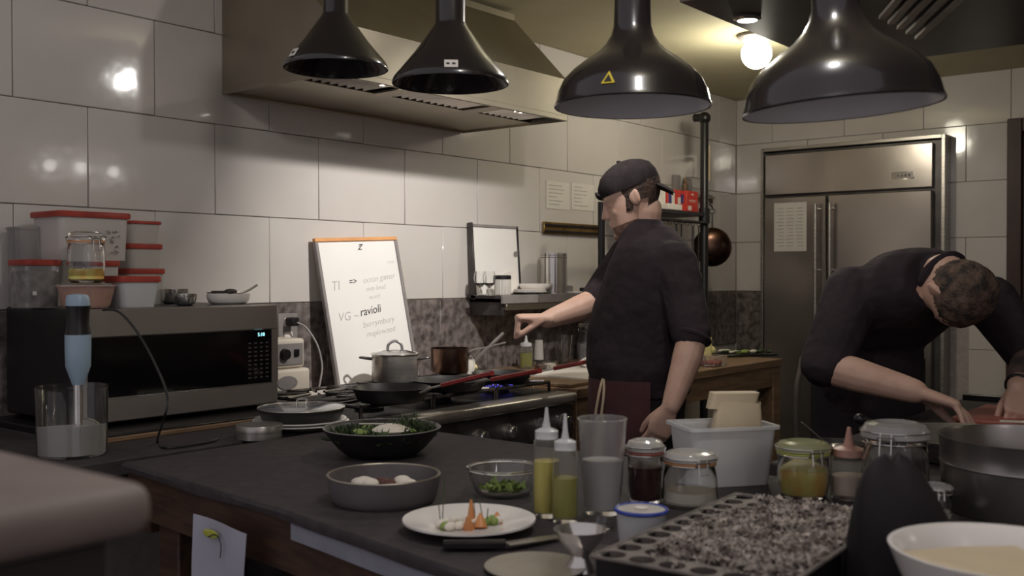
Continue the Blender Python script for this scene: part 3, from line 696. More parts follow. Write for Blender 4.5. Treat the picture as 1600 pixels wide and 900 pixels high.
# stock pot with lid
c_ = at(628, 596, z); c_ = Vector((c_.x, c_.y+.035, z))
sp_ = thing('stock_pot', 'stainless lidded pot in front of the whiteboard', 'pot', c_)
r = px2m(36, c_+Vector((0,0,.1)))
lathep('pot_body', 'steelh', sp_, [(0, 0), (r*.97, 0), (r, .004), (r, .092), (r*1.03, .095), (r*.98, .095), (r*.97, .008), (0, .006)], 48)
ldp = lathep('lid', 'glass', sp_, [(0, .112), (r*.5, .110), (r*.98, .098), (r*.98, .095), (r*.5, .106), (0, .108)], 48)
part('lid_rim', 'chrome', ldp, lambda bm: b_torus(bm, (0, 0, .097), r*1.02, .003, n=48))
hd_ = Vector((_s, -_c, 0))
part('lid_handle', 'chrome', ldp, lambda bm: strap(bm, smooth_curve([-hd_*.026+Vector((0,0,.109)), -hd_*.022+Vector((0,0,.130)), Vector((0,0,.142)), hd_*.022+Vector((0,0,.130)), hd_*.026+Vector((0,0,.109))], 5), .010, .004, up=Vector((-_c, -_s, .1))))
for s_g in (-1, 1):
    part('side_handle', 'darksteel', sp_, lambda bm: b_tube(bm, smooth_curve([hd_*s_g*r*.98+Vector((.0, .0, .078))+FW*.014, hd_*s_g*(r+.038)+Vector((0,0,.083))+FW*.012, hd_*s_g*(r+.038)+Vector((0,0,.083))-FW*.012, hd_*s_g*r*.98+Vector((0,0,.078))-FW*.014], 4), .004))
# copper saucepan
c_ = at(706, 582, z); c_ = Vector((c_.x+.01, c_.y+.02, z+.0))
sc = thing('copper_saucepan', 'browned copper saucepan with a long steel handle', 'pot', c_)
r = px2m(29.5, c_+Vector((0,0,.1)))
lathep('pan_body', 'copper', sc, [(0, 0), (r*.96, 0), (r, .005), (r, .092), (r*1.03, .094), (r*.975, .094), (r*.965, .008), (0, .006)], 48)
hs = hd_*(r*.98)+Vector((0,0,.078)); he = pt(790, 535, (c_-Vector((0,0,EYE))).dot(FW)+.02)-c_
part('handle', 'steel', sc, lambda bm: strap(bm, [hs, hs+(he-hs)*.12+Vector((0,0,.004)), hs+(he-hs)*.5, he], [.022, .012, .013, .016], .006))
part('handle_bracket', 'darksteel', sc, lambda bm: b_ell(bm, hs+Vector((0,0,-.006)), .010, .010, .012))
# small pan lid / second rim between
# ------------------------------------------------------------------ wooden bench right of the range
bx0, bx1, by0, by1 = 3.0, 4.75, 2.12, 2.90
bn = thing('wooden_bench', 'long oak work bench between the range and the refrigerator wall', 'table', (bx0, by0, 0))
BW = bx1-bx0; BD = by1-by0
for k in range(4): boxp('top_plank', 'wood', bn, (0, k*BD/4+.001, ZT-.035), (BW, (k+1)*BD/4-.001, ZT), .002)
boxp('apron', 'wood', bn, (.02, .01, ZT-.13), (BW-.02, .035, ZT-.035), .002)
for x in (.01, BW-.09):
    for y in (.008, BD-.09): boxp('leg', 'wood', bn, (x, y, 0), (x+.08, y+.08, ZT-.035), .003)
boxp('lower_shelf', 'woodd', bn, (.02, .06, .30), (BW-.02, BD-.06, .33), .002)
boxp('side_rail', 'steel', bn, (-.03, .02, .45), (-.018, .06, ZT-.045), .002)
cbx = thing('cutting_board', 'large white cutting board on the bench behind the cook', 'cutting board', (3.22, 2.20, ZT), math.radians(-2))
boxp('slab', 'whitebox', cbx, (0, 0, 0), (.62, .38, .016), .005, seg=2)
cbw = thing('wooden_board', 'small pale wooden board on the bench end next to the range', 'cutting board', (3.02, 2.16, ZT), math.radians(6))
boxp('slab', 'wood', cbw, (0, 0, 0), (.17, .30, .014), .004, seg=2)
def squeeze(label, loc, r, h, liq, lf, capc='tubw', group='squeeze bottles', nozh=.045, tilt=None, body='bottlew'):
    t = thing('squeeze_bottle', label, 'bottle', loc, 0, group)
    lathep('bottle_wall', body, t, [(0, 0), (r*.95, 0), (r, .005), (r, h*.93), (r*.93, h*.98), (r*.8, h), (r*.72, h), (r*.88, h*.96), (r*.94, h*.9), (r*.94, .008), (0, .006)], 32)
    lathep('liquid', liq, t, [(0, .007), (r*.93, .009), (r*.93, h*lf), (0, h*lf)], 28)
    cp_ = lathep('cap', capc, t, [(0, h+.001), (r*.86, h+.001), (r*.86, h+.014), (r*.5, h+.018), (0, h+.019)], 28)
    lathep('nozzle', capc, cp_, [(r*.34, h+.017), (r*.22, h+.03), (r*.10, h+.018+nozh), (0, h+.018+nozh)], 16)
    return t
g1 = atY(823, 574, 2.52)
g1 = at(822, 576, ZT); squeeze('squeeze bottle of yellow-green oil under the cook\'s hand', g1, px2m(10.5, g1), .098, 'oilg', .72, nozh=.03)
def simple(name, label, cat, loc, m, prof, n=32, group=None, rot=0):
    o = obj(name, (lambda bm: (b_lathe(bm, prof, n), bm)[1])(newbm()), M[m]); o.location = loc; o.rotation_euler[2] = rot
    return tag(o, label, cat, group)
def glassware(label, loc, r0, r1, h, name='drinking_glass', m='glass', flute=0, cat='glass', group=None):
    o = simple(name, label, cat, loc, m, [(0, 0), (r0, 0), (r0*1.02, .004), (r1, h), (r1-.003, h), (r0-.003, .012), (0, .010)], 28, group)
    if flute:
        for v in o.data.vertices:
            q = v.co; a = math.atan2(q.y, q.x); rr = math.hypot(q.x, q.y)
            if rr > .01: s = 1+.035*math.cos(a*flute); q.x *= s; q.y *= s
    return o
ZB = ZT
p = atY(842, 558, 2.80); 
pm = thing('pepper_mill', 'slim clear salt mill with a black foot on the bench against the dark tiles', 'mill', (p.x, 2.80, ZB))
lathep('foot', 'black', pm, [(0, 0), (.022, 0), (.022, .03), (0, .03)], 20)
lathep('salt_chamber', 'frost', pm, [(0, .03), (.022, .03), (.018, .12), (0, .12)], 20)
lathep('head', 'darksteel', pm, [(0, .12), (.019, .12), (.020, .145), (.008, .155), (0, .155)], 20)
p = atY(875, 560, 2.80); glassware('fluted drinking glass standing on the bench left of the cook', (p.x, 2.78, ZB), .030, .042, .135, flute=12)
for i, (px, r, h, lb) in enumerate(((850, .028, .045, 'low glass pot of spice left of the fluted glass'), (866, .026, .045, 'low glass pot of cream right below the fluted glass'))):
    p = atY(px, 575, 2.60); t = thing('spice_pot', lb, 'jar', (p.x, 2.62, ZB), 0, 'small pots on the bench')
    lathep('pot_glass', 'glass', t, [(0, 0), (r, 0), (r*1.03, h), (r*.94, h), (r*.92, .005), (0, .004)], 24)
    lathep('contents', 'cream' if i else 'meat', t, [(0, .005), (r*.91, .006), (r*.91, h*.7), (0, h*.72)], 20)
p = atY(907, 560, 2.80)
clip_jar('storage_jar', 'tall clear storage jar of pale liquid just in front of the cook\'s belly', (p.x, 2.76, ZB), .05, .19, 'glass', 'water', .6, .8)
p = atY(922, 560, 2.84); t_ = thing('plastic_canister', 'tall translucent canister partly behind the cook on the bench', 'canister', (p.x+.02, 2.80, ZB))
lathep('wall', 'frost', t_, [(0, 0), (.06, 0), (.062, .22), (.059, .22), (.057, .004), (0, .003)], 28)
lathep('contents', 'water', t_, [(0, .005), (.056, .006), (.057, .12), (0, .12)], 24)
nk = tag(part('crumpled_napkin', 'whitebox', None, lambda bm: b_ell(bm, (0,0,.018), .04, .03, .022)), 'crumpled white napkin on the far part of the cutting board', 'napkin')
for v in nk.data.vertices: v.co += Vector((random.uniform(-.006,.006), random.uniform(-.006,.006), random.uniform(-.004,.006)))
nk.location = (3.62, 2.50, ZT+.014)
# butter dish, knife and ring mould
p = at(758, 582, ZT); bt = thing('butter_tub', 'dark rimmed tub heaped with pale butter behind the right pan', 'tub', (3.085, 2.70, ZB))
boxp('tub', 'darksteel', bt, (-.045, -.04, 0), (.055, .04, .035), .004)
part('butter', 'butter', bt, lambda bm: (b_ell(bm, (-.01, 0, .04), .038, .032, .022), b_ell(bm, (.018, .01, .04), .024, .02, .014)))
bk = thing('butter_knife', 'steel table knife standing upright in the butter', 'knife', (3.09, 2.70, ZB+.055))
ke = pt(787, 520, (Vector(bk.location)-Vector((0,0,EYE))).dot(FW))-Vector(bk.location)
part('blade', 'steel', bk, lambda bm: strap(bm, [Vector((0,0,0)), ke*.45], [.012, .014], .002, up=FW))
part('handle', 'steel', bk, lambda bm: strap(bm, [ke*.45, ke*.8, ke], [.010, .014, .012], .006, up=FW))
rm = tag(obj('strainer_ring', (lambda bm: (b_torus(bm, (0,0,0), .045, .004, n=40), b_lathe(bm, [(0, -.001), (.044, -.001), (.044, .001), (0, .001)], 32), bm)[2])(newbm()), M['frost']), 'round pale lid with a metal rim leaning beside the oil bottle', 'lid')
rm.location = (2.975+.02, 2.66, .97); rm.rotation_euler = (math.radians(70), 0, -YAW)
# far end of the bench: tray of vegetables, lemon half, yellow bottle, white tub
vt = thing('vegetable_tray', 'black tray of salad leaves at the far end of the bench', 'tray', at(1166, 556, ZT))
rr_ = RT
def vtray(bm): b_box(bm, (-.17, -.06, 0), (.15, .08, .014), .004)
part('tray', 'black', vt, vtray)
for k in range(26):
    part('leaf', random.choice(('herb', 'herbl', 'herb', 'cream')), vt, lambda bm: b_ell(bm, (random.uniform(-.14, .13), random.uniform(-.045, .07), .020+random.uniform(0, .008)), random.uniform(.012, .03), random.uniform(.010, .02), random.uniform(.004, .010), u=8, v=6))
vt.rotation_euler[2] = -.55
lm = tag(part('lemon_half', 'butter', None, lambda bm: b_ell(bm, (0,0,.018), .034, .034, .028)), 'pale halved lemon behind the salad tray', 'fruit'); lm.location = at(1133, 556, ZT)+Vector((.02, .10, .0))
lm.location.z = ZT+.003
yb = thing('sauce_bottle', 'slim pale yellow sauce bottle next to the standing cook\'s elbow', 'bottle', at(1103, 562, ZT))
lathep('bottle_wall', 'butter', yb, [(0, 0), (.028, 0), (.028, .10), (.02, .125), (0, .125)], 24)
lathep('nozzle', 'butter', yb, [(.012, .125), (.010, .15), (.003, .19), (0, .19)], 16)
wt = thing('white_tub', 'long pale grey tub against the dark tiles behind the salad tray', 'tub', (4.42, 2.60, ZB))
boxp('tub', 'tubw', wt, (0, 0, 0), (.30, .22, .085), .01, seg=2)
pb = thing('clear_punnet', 'low clear punnet of red berries between yellow bottle and salad tray', 'container', at(1112, 572, ZT))
boxp('tub', 'plast', pb, (-.06, -.05, 0), (.06, .05, .05), .006)
part('berries', 'redboard', pb, lambda bm: [b_ell(bm, (random.uniform(-.04, .04), random.uniform(-.03, .03), .016), .012, u=8, v=6) for _ in range(9)])

# ------------------------------------------------------------------ wall shelf with dishes
M['greyd'] = mat('dark_grey_lip', rgb(104,97,94), rgb(90,84,82), 8, .5)
sx0, sx1, sz = 3.29, 4.36, 1.235; sy = 2.70
sh = thing('wall_shelf', 'long dark wall shelf with white dishes and a steel canister', 'shelf', (sx0, sy, sz))
SW = sx1-sx0; SDp = 2.90-sy
boxp('board', 'darksteel', sh, (0, .012, -.014), (SW, SDp, 0), .001)
boxp('front_lip', 'greyf', sh, (0, 0, -.034), (.24, .012, .002), .001, 'pale piece of the front lip')
boxp('front_lip', 'greyd', sh, (.241, 0, -.034), (SW, .012, .002), .001)
boxp('lit_underside_strip', 'hood', sh, (.03, .004, -.062), (SW-.30, .02, -.0345), .001)  # pale strip added below the lip for the light on the underside
boxp('underside', 'hood', sh, (.02, .02, -.03), (SW-.06, SDp, -.0145), .001)
for x in (.02, .80): boxp('bracket', 'darksteel', sh, (x, .02, -.085), (x+.015, SDp, -.014), .001)
sw = thing('small_whiteboard', 'small blank whiteboard with a dark right edge and a left edge darkened as shade standing on the wall shelf', 'whiteboard', (3.29, 2.865, sz+.001)); sw.rotation_euler[0] = -math.radians(4)
boxp('panel', 'board', sw, (.008, .003, 0), (.325, .010, .295), 0)
boxp('shaded_left_edge', 'darksteel', sw, (0, -.012, -.02), (.010, .014, .31), .001)  # dark colour stands in for the shade on this side
boxp('right_edge', 'black', sw, (.322, -.003, .0), (.330, .014, .305), .001)
boxp('top_edge', 'greyf', sw, (.01, -.002, .293), (.322, .012, .305), .001)
lathep('magnet', 'greyf', sw, [(0, 0), (.012, 0), (.012, .006), (0, .006)], 16, mtx=Matrix.Translation((.305, .002, .18)) @ Matrix.Rotation(PI/2, 4, 'X'))
def wine(label, x, y):
    t = simple('stem_glass', label, 'glass', (x, y, sz+.001), 'glass', [(0, 0), (.026, 0), (.026, .002), (.004, .008), (.004, .03), (.024, .05), (.027, .075), (.022, .10), (.020, .10), (.025, .075), (.022, .052), (0, .036)], 24, 'small stem glasses on the wall shelf')
wine('left small stem glass on the wall shelf', atY(750, 447, 2.80).x, 2.80)
wine('right small stem glass on the wall shelf, next to the ribbed jar', atY(764, 447, 2.76).x-.004, 2.755)
p = atY(784, 447, 2.76); rj = thing('ribbed_jar', 'ribbed glass jar with a black lid on the wall shelf', 'jar', (p.x, 2.755, sz+.001))
bm = newbm(); rings = []
for z_ in (0, .003, .060, .064):
    rr = .035 if 0 < z_ < .064 else .032
    rings.append([Vector(((rr+.0012*math.cos(18*a*2*PI/72))*math.cos(a*2*PI/72), (rr+.0012*math.cos(18*a*2*PI/72))*math.sin(a*2*PI/72), z_)) for a in range(72)])
b_rings(bm, rings); obj('ribbed_glass', bm, M['frost'], rj)
lathep('lid', 'black', rj, [(0, .066), (.036, .066), (.036, .082), (.033, .084), (0, .084)], 28)
def plateprof(r, h=.018, th=.003): return [(0, 0), (r*.55, 0), (r*.62, .004), (r, h), (r, h+th), (r*.97, h+th), (r*.6, .004+th), (0, th)]
p = atY(828, 447, 2.80)
for k in range(3):
    simple('china_plate', ('lowest', 'middle', 'upper')[k]+' white plate under the shallow bowl on the wall shelf', 'plate', (p.x-.012, 2.79, sz+.001+k*.0048), 'china', plateprof(.075-.002*k, .010), 40, 'white plates on the wall shelf')
bowl('white_bowl', 'shallow white bowl on top of the plates on the wall shelf', (p.x+.022, 2.79, sz+.019), .070, .028, 'china', .5)
pd = tag(obj('leaning_dish', (lambda bm: (b_lathe(bm, plateprof(.05, .010), 32), bm)[1])(newbm()), M['china']), 'white dish leaning on the wall behind the shallow bowl', 'plate'); pd.location = (p.x-.075, 2.865, sz+.05); pd.rotation_euler = (math.radians(76), 0, 0)
p = atY(865, 443, 2.80); cnr = thing('steel_canister', 'tall brushed steel canister on the wall shelf', 'canister', (p.x, 2.80, sz+.001))
r = px2m(20.5, (p.x, 2.8, 1.3))
lathep('wall', 'chrome', cnr, [(0, 0), (r, 0), (r, .185), (r-.003, .185), (r-.003, .003), (0, .003)], 48)
for z_ in (.165, .175): part('rim_bead', 'darksteel', cnr, lambda bm: b_torus(bm, (0, 0, z_), r, .0015, n=40))
p = atY(890, 440, 2.80); o = tag(boxp('spice_tin', 'greyf', None, (-.012, -.012, 0), (.012, .012, .035), .002), 'tiny grey tin beside the steel canister', 'tin'); o.location = (p.x, 2.80, sz+.001)
p = atY(908, 442, 2.77); kn = thing('folded_knife', 'dark handled tool lying on a white cloth on the wall shelf', 'tool', (p.x-.03, 2.76, sz+.001))
boxp('cloth', 'whitebox', kn, (-.04, -.02, 0), (.05, .04, .008), .002); boxp('handle', 'black', kn, (.02, -.01, .0085), (.10, .015, .026), .004)
# papers and magnetic strip
def sheet(label, x, w_, z0, z1):
    t = thing('notice_sheet', label, 'paper', (x, WY-.0075, z0), 0, 'papers on the tiled wall')
    boxp('sheet', 'paper', t, (0, -.001, 0), (w_, .0005, z1-z0), 0)
    for k in range(int((z1-z0)/.018)-1): boxp('printed_line', 'inkp', t, (.02, -.0016, .02+k*.018), (.02+random.uniform(.4, .85)*(w_-.03), -.001, .0225+k*.018), 0)
sheet('left printed notice on the tiled wall above the steel canister', 3.855, .185, 1.635, 1.765)
sheet('right printed notice on the tiled wall by the cook\'s cap', 4.06, .19, 1.64, 1.77)
ks = thing('knife_rail', 'brass wall rail with two black bars above the steel canister', 'rail', (3.825, WY-.008, 1.515))
boxp('back_plate', 'brass', ks, (0, -.012, 0), (.50, 0, .056), .002)
for z_ in (.006, .035): boxp('magnet_bar', 'black', ks, (.008, -.020, z_), (.50, -.011, z_+.011), .001)
# ------------------------------------------------------------------ pipe rack behind the cook
pk = thing('pipe_rack', 'black metal pipe rack with a small shelf behind the standing cook', 'rack', (4.95, 2.66, 0))
tubep('post', 'black', pk, [(0, 0, 0), (0, 0, 2.15), (0, .012, 2.17), (0, .06, 2.172)], .022, 16)
part('pipe_joint', 'black', pk, lambda bm: (b_ell(bm, (0, 0, 2.165), .034), b_lathe(bm, [(0, 1.60), (.03, 1.60), (.03, 1.68), (0, 1.68)], 16)))
tubep('post', 'black', pk, [(-.99, 0, ZB+.001), (-.99, 0, 1.66)], .017, 12)
boxp('shelf_board', 'black', pk, (-.60, -.015, 1.635), (0, .20, 1.655), .002)
tubep('hanging_bar', 'black', pk, [(-.99, -.02, 1.60), (0, -.02, 1.60)], .008, 10)
boxp('post_label', 'kraft', pk, (.012, -.024, 1.83), (.022, -.018, 2.02), 0)
ZS = 1.656
def box_item(name, label, x0, x1, h, m, face=None, y=2.70, d_=.09, grp='packets on the rack shelf'):
    a = atY(x0, 330, y).x; b = atY(x1, 330, y).x
    t = thing(name, label, 'box', (a, y, ZS), 0, grp); boxp('carton', m, t, (0, 0, 0), (b-a, d_, h), .002)
    if face: face(t, b-a, h)
    return t
box_item('small_carton', 'white card carton at the left end of the rack shelf', 1012, 1040, .10, 'whitebox', y=2.70)
def ff(t, w_, h):
    for k in range(5): boxp('printed_patch', ('bluebox', 'whitebox', 'redbox', 'whitebox', 'bluebox')[k], t, (.01+k*.17*w_, -.001, .008+random.uniform(0, .4)*h), (.01+k*.17*w_+.16*w_, 0, .02+random.uniform(.4, .8)*h), 0)
box_item('patterned_packet', 'red and blue patterned packet on the rack shelf', 1043, 1071, .115, 'redbox', ff, y=2.72)
def fr_(t, w_, h):
    boxp('printed_line', 'whitebox', t, (.2*w_, -.001, h*.55), (.8*w_, 0, h*.58), 0); boxp('printed_line', 'whitebox', t, (.25*w_, -.001, h*.48), (.75*w_, 0, h*.5), 0)
    boxp('printed_patch', 'whitebox', t, (.12*w_, -.001, h*.1), (.4*w_, 0, h*.3), 0); boxp('printed_dot', 'whitebox', t, (.42*w_, -.001, h*.8), (.58*w_, 0, h*.88), 0)
box_item('red_carton', 'plain bright red carton beside the rack post', 1073, 1091, .115, 'redbox', fr_, y=2.70)
box_item('flat_white_box', 'flat white box lying at the front of the rack shelf', 1044, 1066, .03, 'whitebox', y=2.655, d_=.04)
# hanging utensils
for k, px in enumerate((1046, 1056, 1064, 1073, 1082, 1091)):
    p = atY(px, 340, 2.635)
    lb = ('leftmost hanging steel tongs under the rack shelf', 'second hanging tongs from the left under the rack', 'dark hanging ladle under the rack shelf', 'long thin hanging spoon under the rack shelf', 'hanging whisk near the rack post', 'hanging skimmer right beside the rack post')[k]
    t = thing('hanging_utensil', lb, 'utensil', (p.x, 2.632, 1.592), 0, 'utensils hanging under the rack shelf')
    m_ = ('steel', 'darksteel', 'black', 'steel', 'darksteel', 'darksteel')[k]
    part('hook', 'black', t, lambda bm: b_torus(bm, (0, 0, -.004), .010, .0022, ax=(Vector((0,1,0)), Vector((0,0,1)), Vector((1,0,0))), n=14, m=6))
    if k < 2:
        for s in (-1, 1): part('arm', m_, t, lambda bm: strap(bm, [(0, 0, -.012), (s*.018, 0, -.16), (s*.022, 0, -.27)], [.012, .016, .022], .003, up=Vector((0,1,0))))
    elif k == 4:
        tubep('handle', m_, t, [(0, 0, -.012), (0, 0, -.14)], .007)
        for a in range(5): tubep('wire', m_, t, smooth_curve([(0, 0, -.14), (.026*math.cos(a*PI/5), .026*math.sin(a*PI/5), -.24), (0, 0, -.29)], 4), .0014, 5)
        for a in range(5): tubep('wire', m_, t, smooth_curve([(0, 0, -.14), (-.026*math.cos(a*PI/5), -.026*math.sin(a*PI/5), -.24), (0, 0, -.29)], 4), .0014, 5)
    else:
        part('handle', m_, t, lambda bm: strap(bm, [(0, 0, -.012), (0, 0, -.12), (0, 0, -.25)], [.012, .009, .008], .003, up=Vector((0,1,0))))
        part('head', m_, t, lambda bm: b_ell(bm, (0, 0, -.285), .034 if k != 3 else .018, .012, .040))
cpn = thing('copper_pan', 'round dark copper pan hanging on the wall side of the rack post', 'pan', pt(1113, 386, (Vector((5.02, 2.72, 1.4))-Vector((0,0,EYE))).dot(FW)))
mt = Matrix.Rotation(math.atan2(-FW.y, -FW.x), 4, 'Z') @ Matrix.Rotation(PI/2, 4, 'Y')
lathep('pan_body', 'copperd', cpn, [(0, .045), (.04, .043), (.075, .033), (.098, .015), (.107, 0), (.104, 0), (.094, .012), (.072, .029), (0, .041)], 48, mtx=mt)
tubep('handle', 'darksteel', cpn, [(-.0, .0, .105), (0, 0, .155), (0, 0, .19)], .005); part('hanging_ring', 'darksteel', cpn, lambda bm: b_torus(bm, (0, 0, .195), .014, .003, ax=(RT, Vector((0,0,1)), FW), n=18, m=6))
rp = cpn.location+Vector((0, 0, .205))-pk.location
tubep('pan_hook', 'black', pk, [(0, 0, rp.z+.02), (rp.x*.6, rp.y*.6, rp.z+.03), (rp.x, rp.y, rp.z+.012), (rp.x+.006, rp.y, rp.z-.002)], .004)
ws = thing('wall_box', 'small pale frame shelf with a figurine high on the tiled wall', 'shelf', (5.02, WY-.009, 1.78))
boxp('back', 'greyf', ws, (0, -.03, -.0), (.05, 0, .10), .002); boxp('ledge', 'hood', ws, (0, -.05, -.012), (.42, 0, 0), .002)
part('figurine', 'wood', ws, lambda bm: (b_ell(bm, (.10, -.03, .03), .02, .015, .03), b_ell(bm, (.10, -.03, .07), .012, .012, .02)))
boxp('clear_case', 'plast', ws, (.15, -.045, 0), (.36, -.005, .10), .003)
mb = tag(boxp('magnet_bar', 'darksteel', None, (0, -.02, 0), (.11, 0, .045), .003), 'short dark bar on the tiled wall right of the rack post', 'rail'); mb.location = (5.36, WY-.0085, 1.745)

# ------------------------------------------------------------------ the pass table in the foreground
ps = thing('pass_table', 'long wooden pass table under a black rubber mat in the foreground', 'table')
TL = [(1.20, 2.045), (1.135, 1.42), (1.055, .95), (.99, .45), (.92, -.45)]; XR = 1.93
def polyslab(bm, left, xr, z0, z1, inset=0):
    ring = [Vector((x+inset, y, 0)) for x, y in left]+[Vector((xr-inset, left[-1][1]+inset, 0)), Vector((xr-inset, left[0][1], 0))]
    b_rings(bm, [[v+Vector((0,0,z0)) for v in ring], [v+Vector((0,0,z1)) for v in ring]])
part('table_top', 'woodd', ps, lambda bm: polyslab(bm, TL, XR, .865, ZT-.004, .006), smooth=False)
def apr(bm):
    for (a, b), (c, d_) in zip(TL, TL[1:]):
        b_rings(bm, [[Vector((a+.008, b, z)) for z in (.80, .865)]+[Vector((a+.035, b, z)) for z in (.865, .80)], [Vector((c+.008, d_, z)) for z in (.80, .865)]+[Vector((c+.035, d_, z)) for z in (.865, .80)]])
part('side_apron', 'woodd', ps, apr, smooth=False)
boxp('end_apron', 'woodd', ps, (1.22, 1.98, .765), (XR-.03, 2.01, .865), .002)
boxp('far_apron', 'woodd', ps, (XR-.05, -.4, .765), (XR-.025, 2.0, .865), .002)
for x, y in ((1.235, 1.90), (1.835, 1.92), (1.03, -.35), (1.82, -.35)): boxp('leg', 'woodd', ps, (x, y, 0), (x+.075, y+.075, .865), .004)
def strip(bm, z0, z1, t0, t1, out, wav=0):
    n = 40; up_, lo = [], []
    def P(t):
        y = TL[0][1]+(TL[-1][1]-TL[0][1])*t
        for (a, b), (c, d_) in zip(TL, TL[1:]):
            if b >= y >= d_: return Vector((a+(c-a)*(b-y)/(b-d_), y, 0))
        return Vector((TL[-1][0], TL[-1][1], 0))
    rings = []
    for k in range(n+1):
        t = t0+(t1-t0)*k/n; p = P(t); wv = wav*math.sin(k*.9)*math.sin(k*.23); zz = z0+wv*1.5
        if callable(z1): pass
        rings.append([p+Vector((.02, 0, z1)), p+Vector((-out*.5, 0, z1)), p+Vector((-out-wv, 0, z1-.006)), p+Vector((-out-wv, 0, zz)), p+Vector((-out-wv+.003, 0, zz)), p+Vector((-out*.5+.003, 0, z1-.008)), p+Vector((.02, 0, z1-.005))])
    b_rings(bm, rings)
mtp = part('rubber_mat', 'blackmat', ps, lambda bm: polyslab(bm, TL, XR+.012, ZT-.004, ZT+.004), smooth=False)
part('mat_fold', 'blackmat', mtp, lambda bm: strip(bm, ZT-.013, ZT+.0045, .0, 1, .010, .003))
part('under_sheet', 'towel', ps, lambda bm: strip(bm, .866, ZT-.006, .26, 1, .0045, .0006), label='blue-grey plastic sheet under the mat')
part('far_mat_edge', 'blackmat', mtp, lambda bm: b_tube(bm, [(XR+.012, 2.045, ZT-.010), (XR+.012, -.45, ZT-.010)], .0135, 10))
ZM = ZT+.0046
tw = thing('hanging_paper', 'pale sheet with a yellow smear hanging below the pass table edge', 'paper')
a_ = atX(302, 803, 1.105); b_ = atX(387, 834, 1.105)
def hp(bm):
    n = 8; rg_ = []
    for k in range(n+1):
        t = k/n; p = a_+(b_-a_)*t; w_ = .004*math.sin(t*5)
        rg_.append([p+Vector((w_, 0, 0)), p+Vector((w_*2-.004, 0, -.09)), p+Vector((w_-.006, 0, -.22)), p+Vector((w_-.0045, 0, -.22)), p+Vector((w_*2-.0025, 0, -.09)), p+Vector((w_+.0015, 0, 0))])
    b_rings(bm, rg_)
M['bluepaper'] = mat('pale_blue_paper', rgb(178,178,190), rgb(166,166,178), 8, .8)
part('sheet', 'bluepaper', tw, hp)
mid = a_+(b_-a_)*.38+Vector((-.006, 0, -.022))
M['smear'] = mat('yellow_green_smear', rgb(176,176,60), rgb(190,190,110), 30, .8)
part('yellow_smear', 'smear', tw, lambda bm: b_ell(bm, mid, .0012, .024, .008, u=12, v=8))
part('black_stroke', 'inkb', tw, lambda bm: b_tube(bm, smooth_curve([mid+Vector((-.002, .004, -.006)), mid+Vector((-.002, -.018, .002)), mid+Vector((-.002, -.034, -.012)), mid+Vector((-.002, -.032, -.038))], 4), .0011, 6))

# plates with the lidded pan, tin
c_ = at(470, 662, ZT+.012); cx, cy = c_.x, c_.y
for k in range(2):
    simple('china_plate', ('lower', 'upper')[k]+' white plate of the pair under the glass-lidded pan', 'plate', (cx-.003*k, cy, ZT+.0005+k*.0075), 'china', plateprof(px2m(75-k*3, c_), .016), 48, 'white plates under the lidded pan')
lp = thing('lidded_pan', 'flat black pan with a domed glass lid on two white plates beside the microwave', 'pan', (cx+.002, cy, ZT+.0205))
r = px2m(67, c_)
lathep('pan_body', 'nonstick', lp, [(0, 0), (r*.82, 0), (r*.9, .006), (r, .034), (r*.975, .034), (r*.87, .008), (0, .005)], 48)
l_ = lathep('lid', 'frost', lp, [(0, .043), (r*.5, .042), (r*.97, .037), (r*1.0, .036), (r*1.0, .0345), (0, .038)], 48, 'fogged glass lid')
M['fog'] = mat('fogged_glass', rgb(120,122,126), rgb(104,106,110), 10, .12); l_.data.materials[0] = M['fog']
tubep('lid_handle', 'plast', l_, smooth_curve([Vector((0,0,.042))+RT*.012, Vector((0,0,.056))+RT*.015, Vector((0,0,.058))-RT*.008, Vector((0,0,.042))-RT*.012], 5), .003)
part('lid_rim', 'steel', l_, lambda bm: b_torus(bm, (0, 0, .036), r*1.0, .0016, n=48, m=6))
c_ = at(405, 684, ZT); r = px2m(36, c_)
tn = thing('round_tin', 'small round silver tin on the table in front of the plates', 'tin', (c_.x, c_.y, ZT+.0005))
lathep('tin_body', 'steelh', tn, [(0, 0), (r*.97, 0), (r*.97, .022), (0, .022)], 40)
lathep('lid', 'steelh', tn, [(0, .0225), (r*.97, .0225), (r, .018), (r, .032), (r*.98, .034), (r*.9, .033), (0, .034)], 40)
# black bowl of herbs
def openbowl(name, label, c, r, h, m, foot, th=.004, steep=.6, n=56):
    t = thing(name, label, 'bowl', c); pr = []
    for k in range(11):
        a = k/10; pr.append((r*(foot+(1-foot)*(a**steep)), h*a))
    pin = [(x-th, z+(th if i else 0)) for i, (x, z) in enumerate(reversed(pr))]
    lathep('bowl', m, t, [(0, 0)]+pr+pin+[(0, th)], n); return t
c_ = at(597, 710, ZM); r = px2m(92, c_)
bb_ = openbowl('black_bowl', 'large black bowl of green herbs on the pass table nearest the range', (c_.x, c_.y, ZM), r, .062, 'nonstick', .52, .004, .62)
part('bowl_rim', 'greyf', bb_, lambda bm: b_torus(bm, (0, 0, .062), r-.002, .0015, n=56, m=6))
def herbs(bm, n, R, z0, hh, sz, x0=-1, x1=1):
    for _ in range(n):
        a = random.uniform(0, 2*PI); q = math.sqrt(random.random())*R; x = q*math.cos(a); y = q*math.sin(a)
        p = Vector((x, y, z0)); d = Vector((random.gauss(0, 1), random.gauss(0, 1), random.uniform(.1, 1.4))).normalized()*random.uniform(.4, 1)*hh
        s = d.cross(Vector((random.random(), random.random(), random.random()))).normalized()*sz
        v = [bm.verts.new(p), bm.verts.new(p+d*.5+s), bm.verts.new(p+d), bm.verts.new(p+d*.5-s)]; bm.faces.new(v)
cr = RT*.0
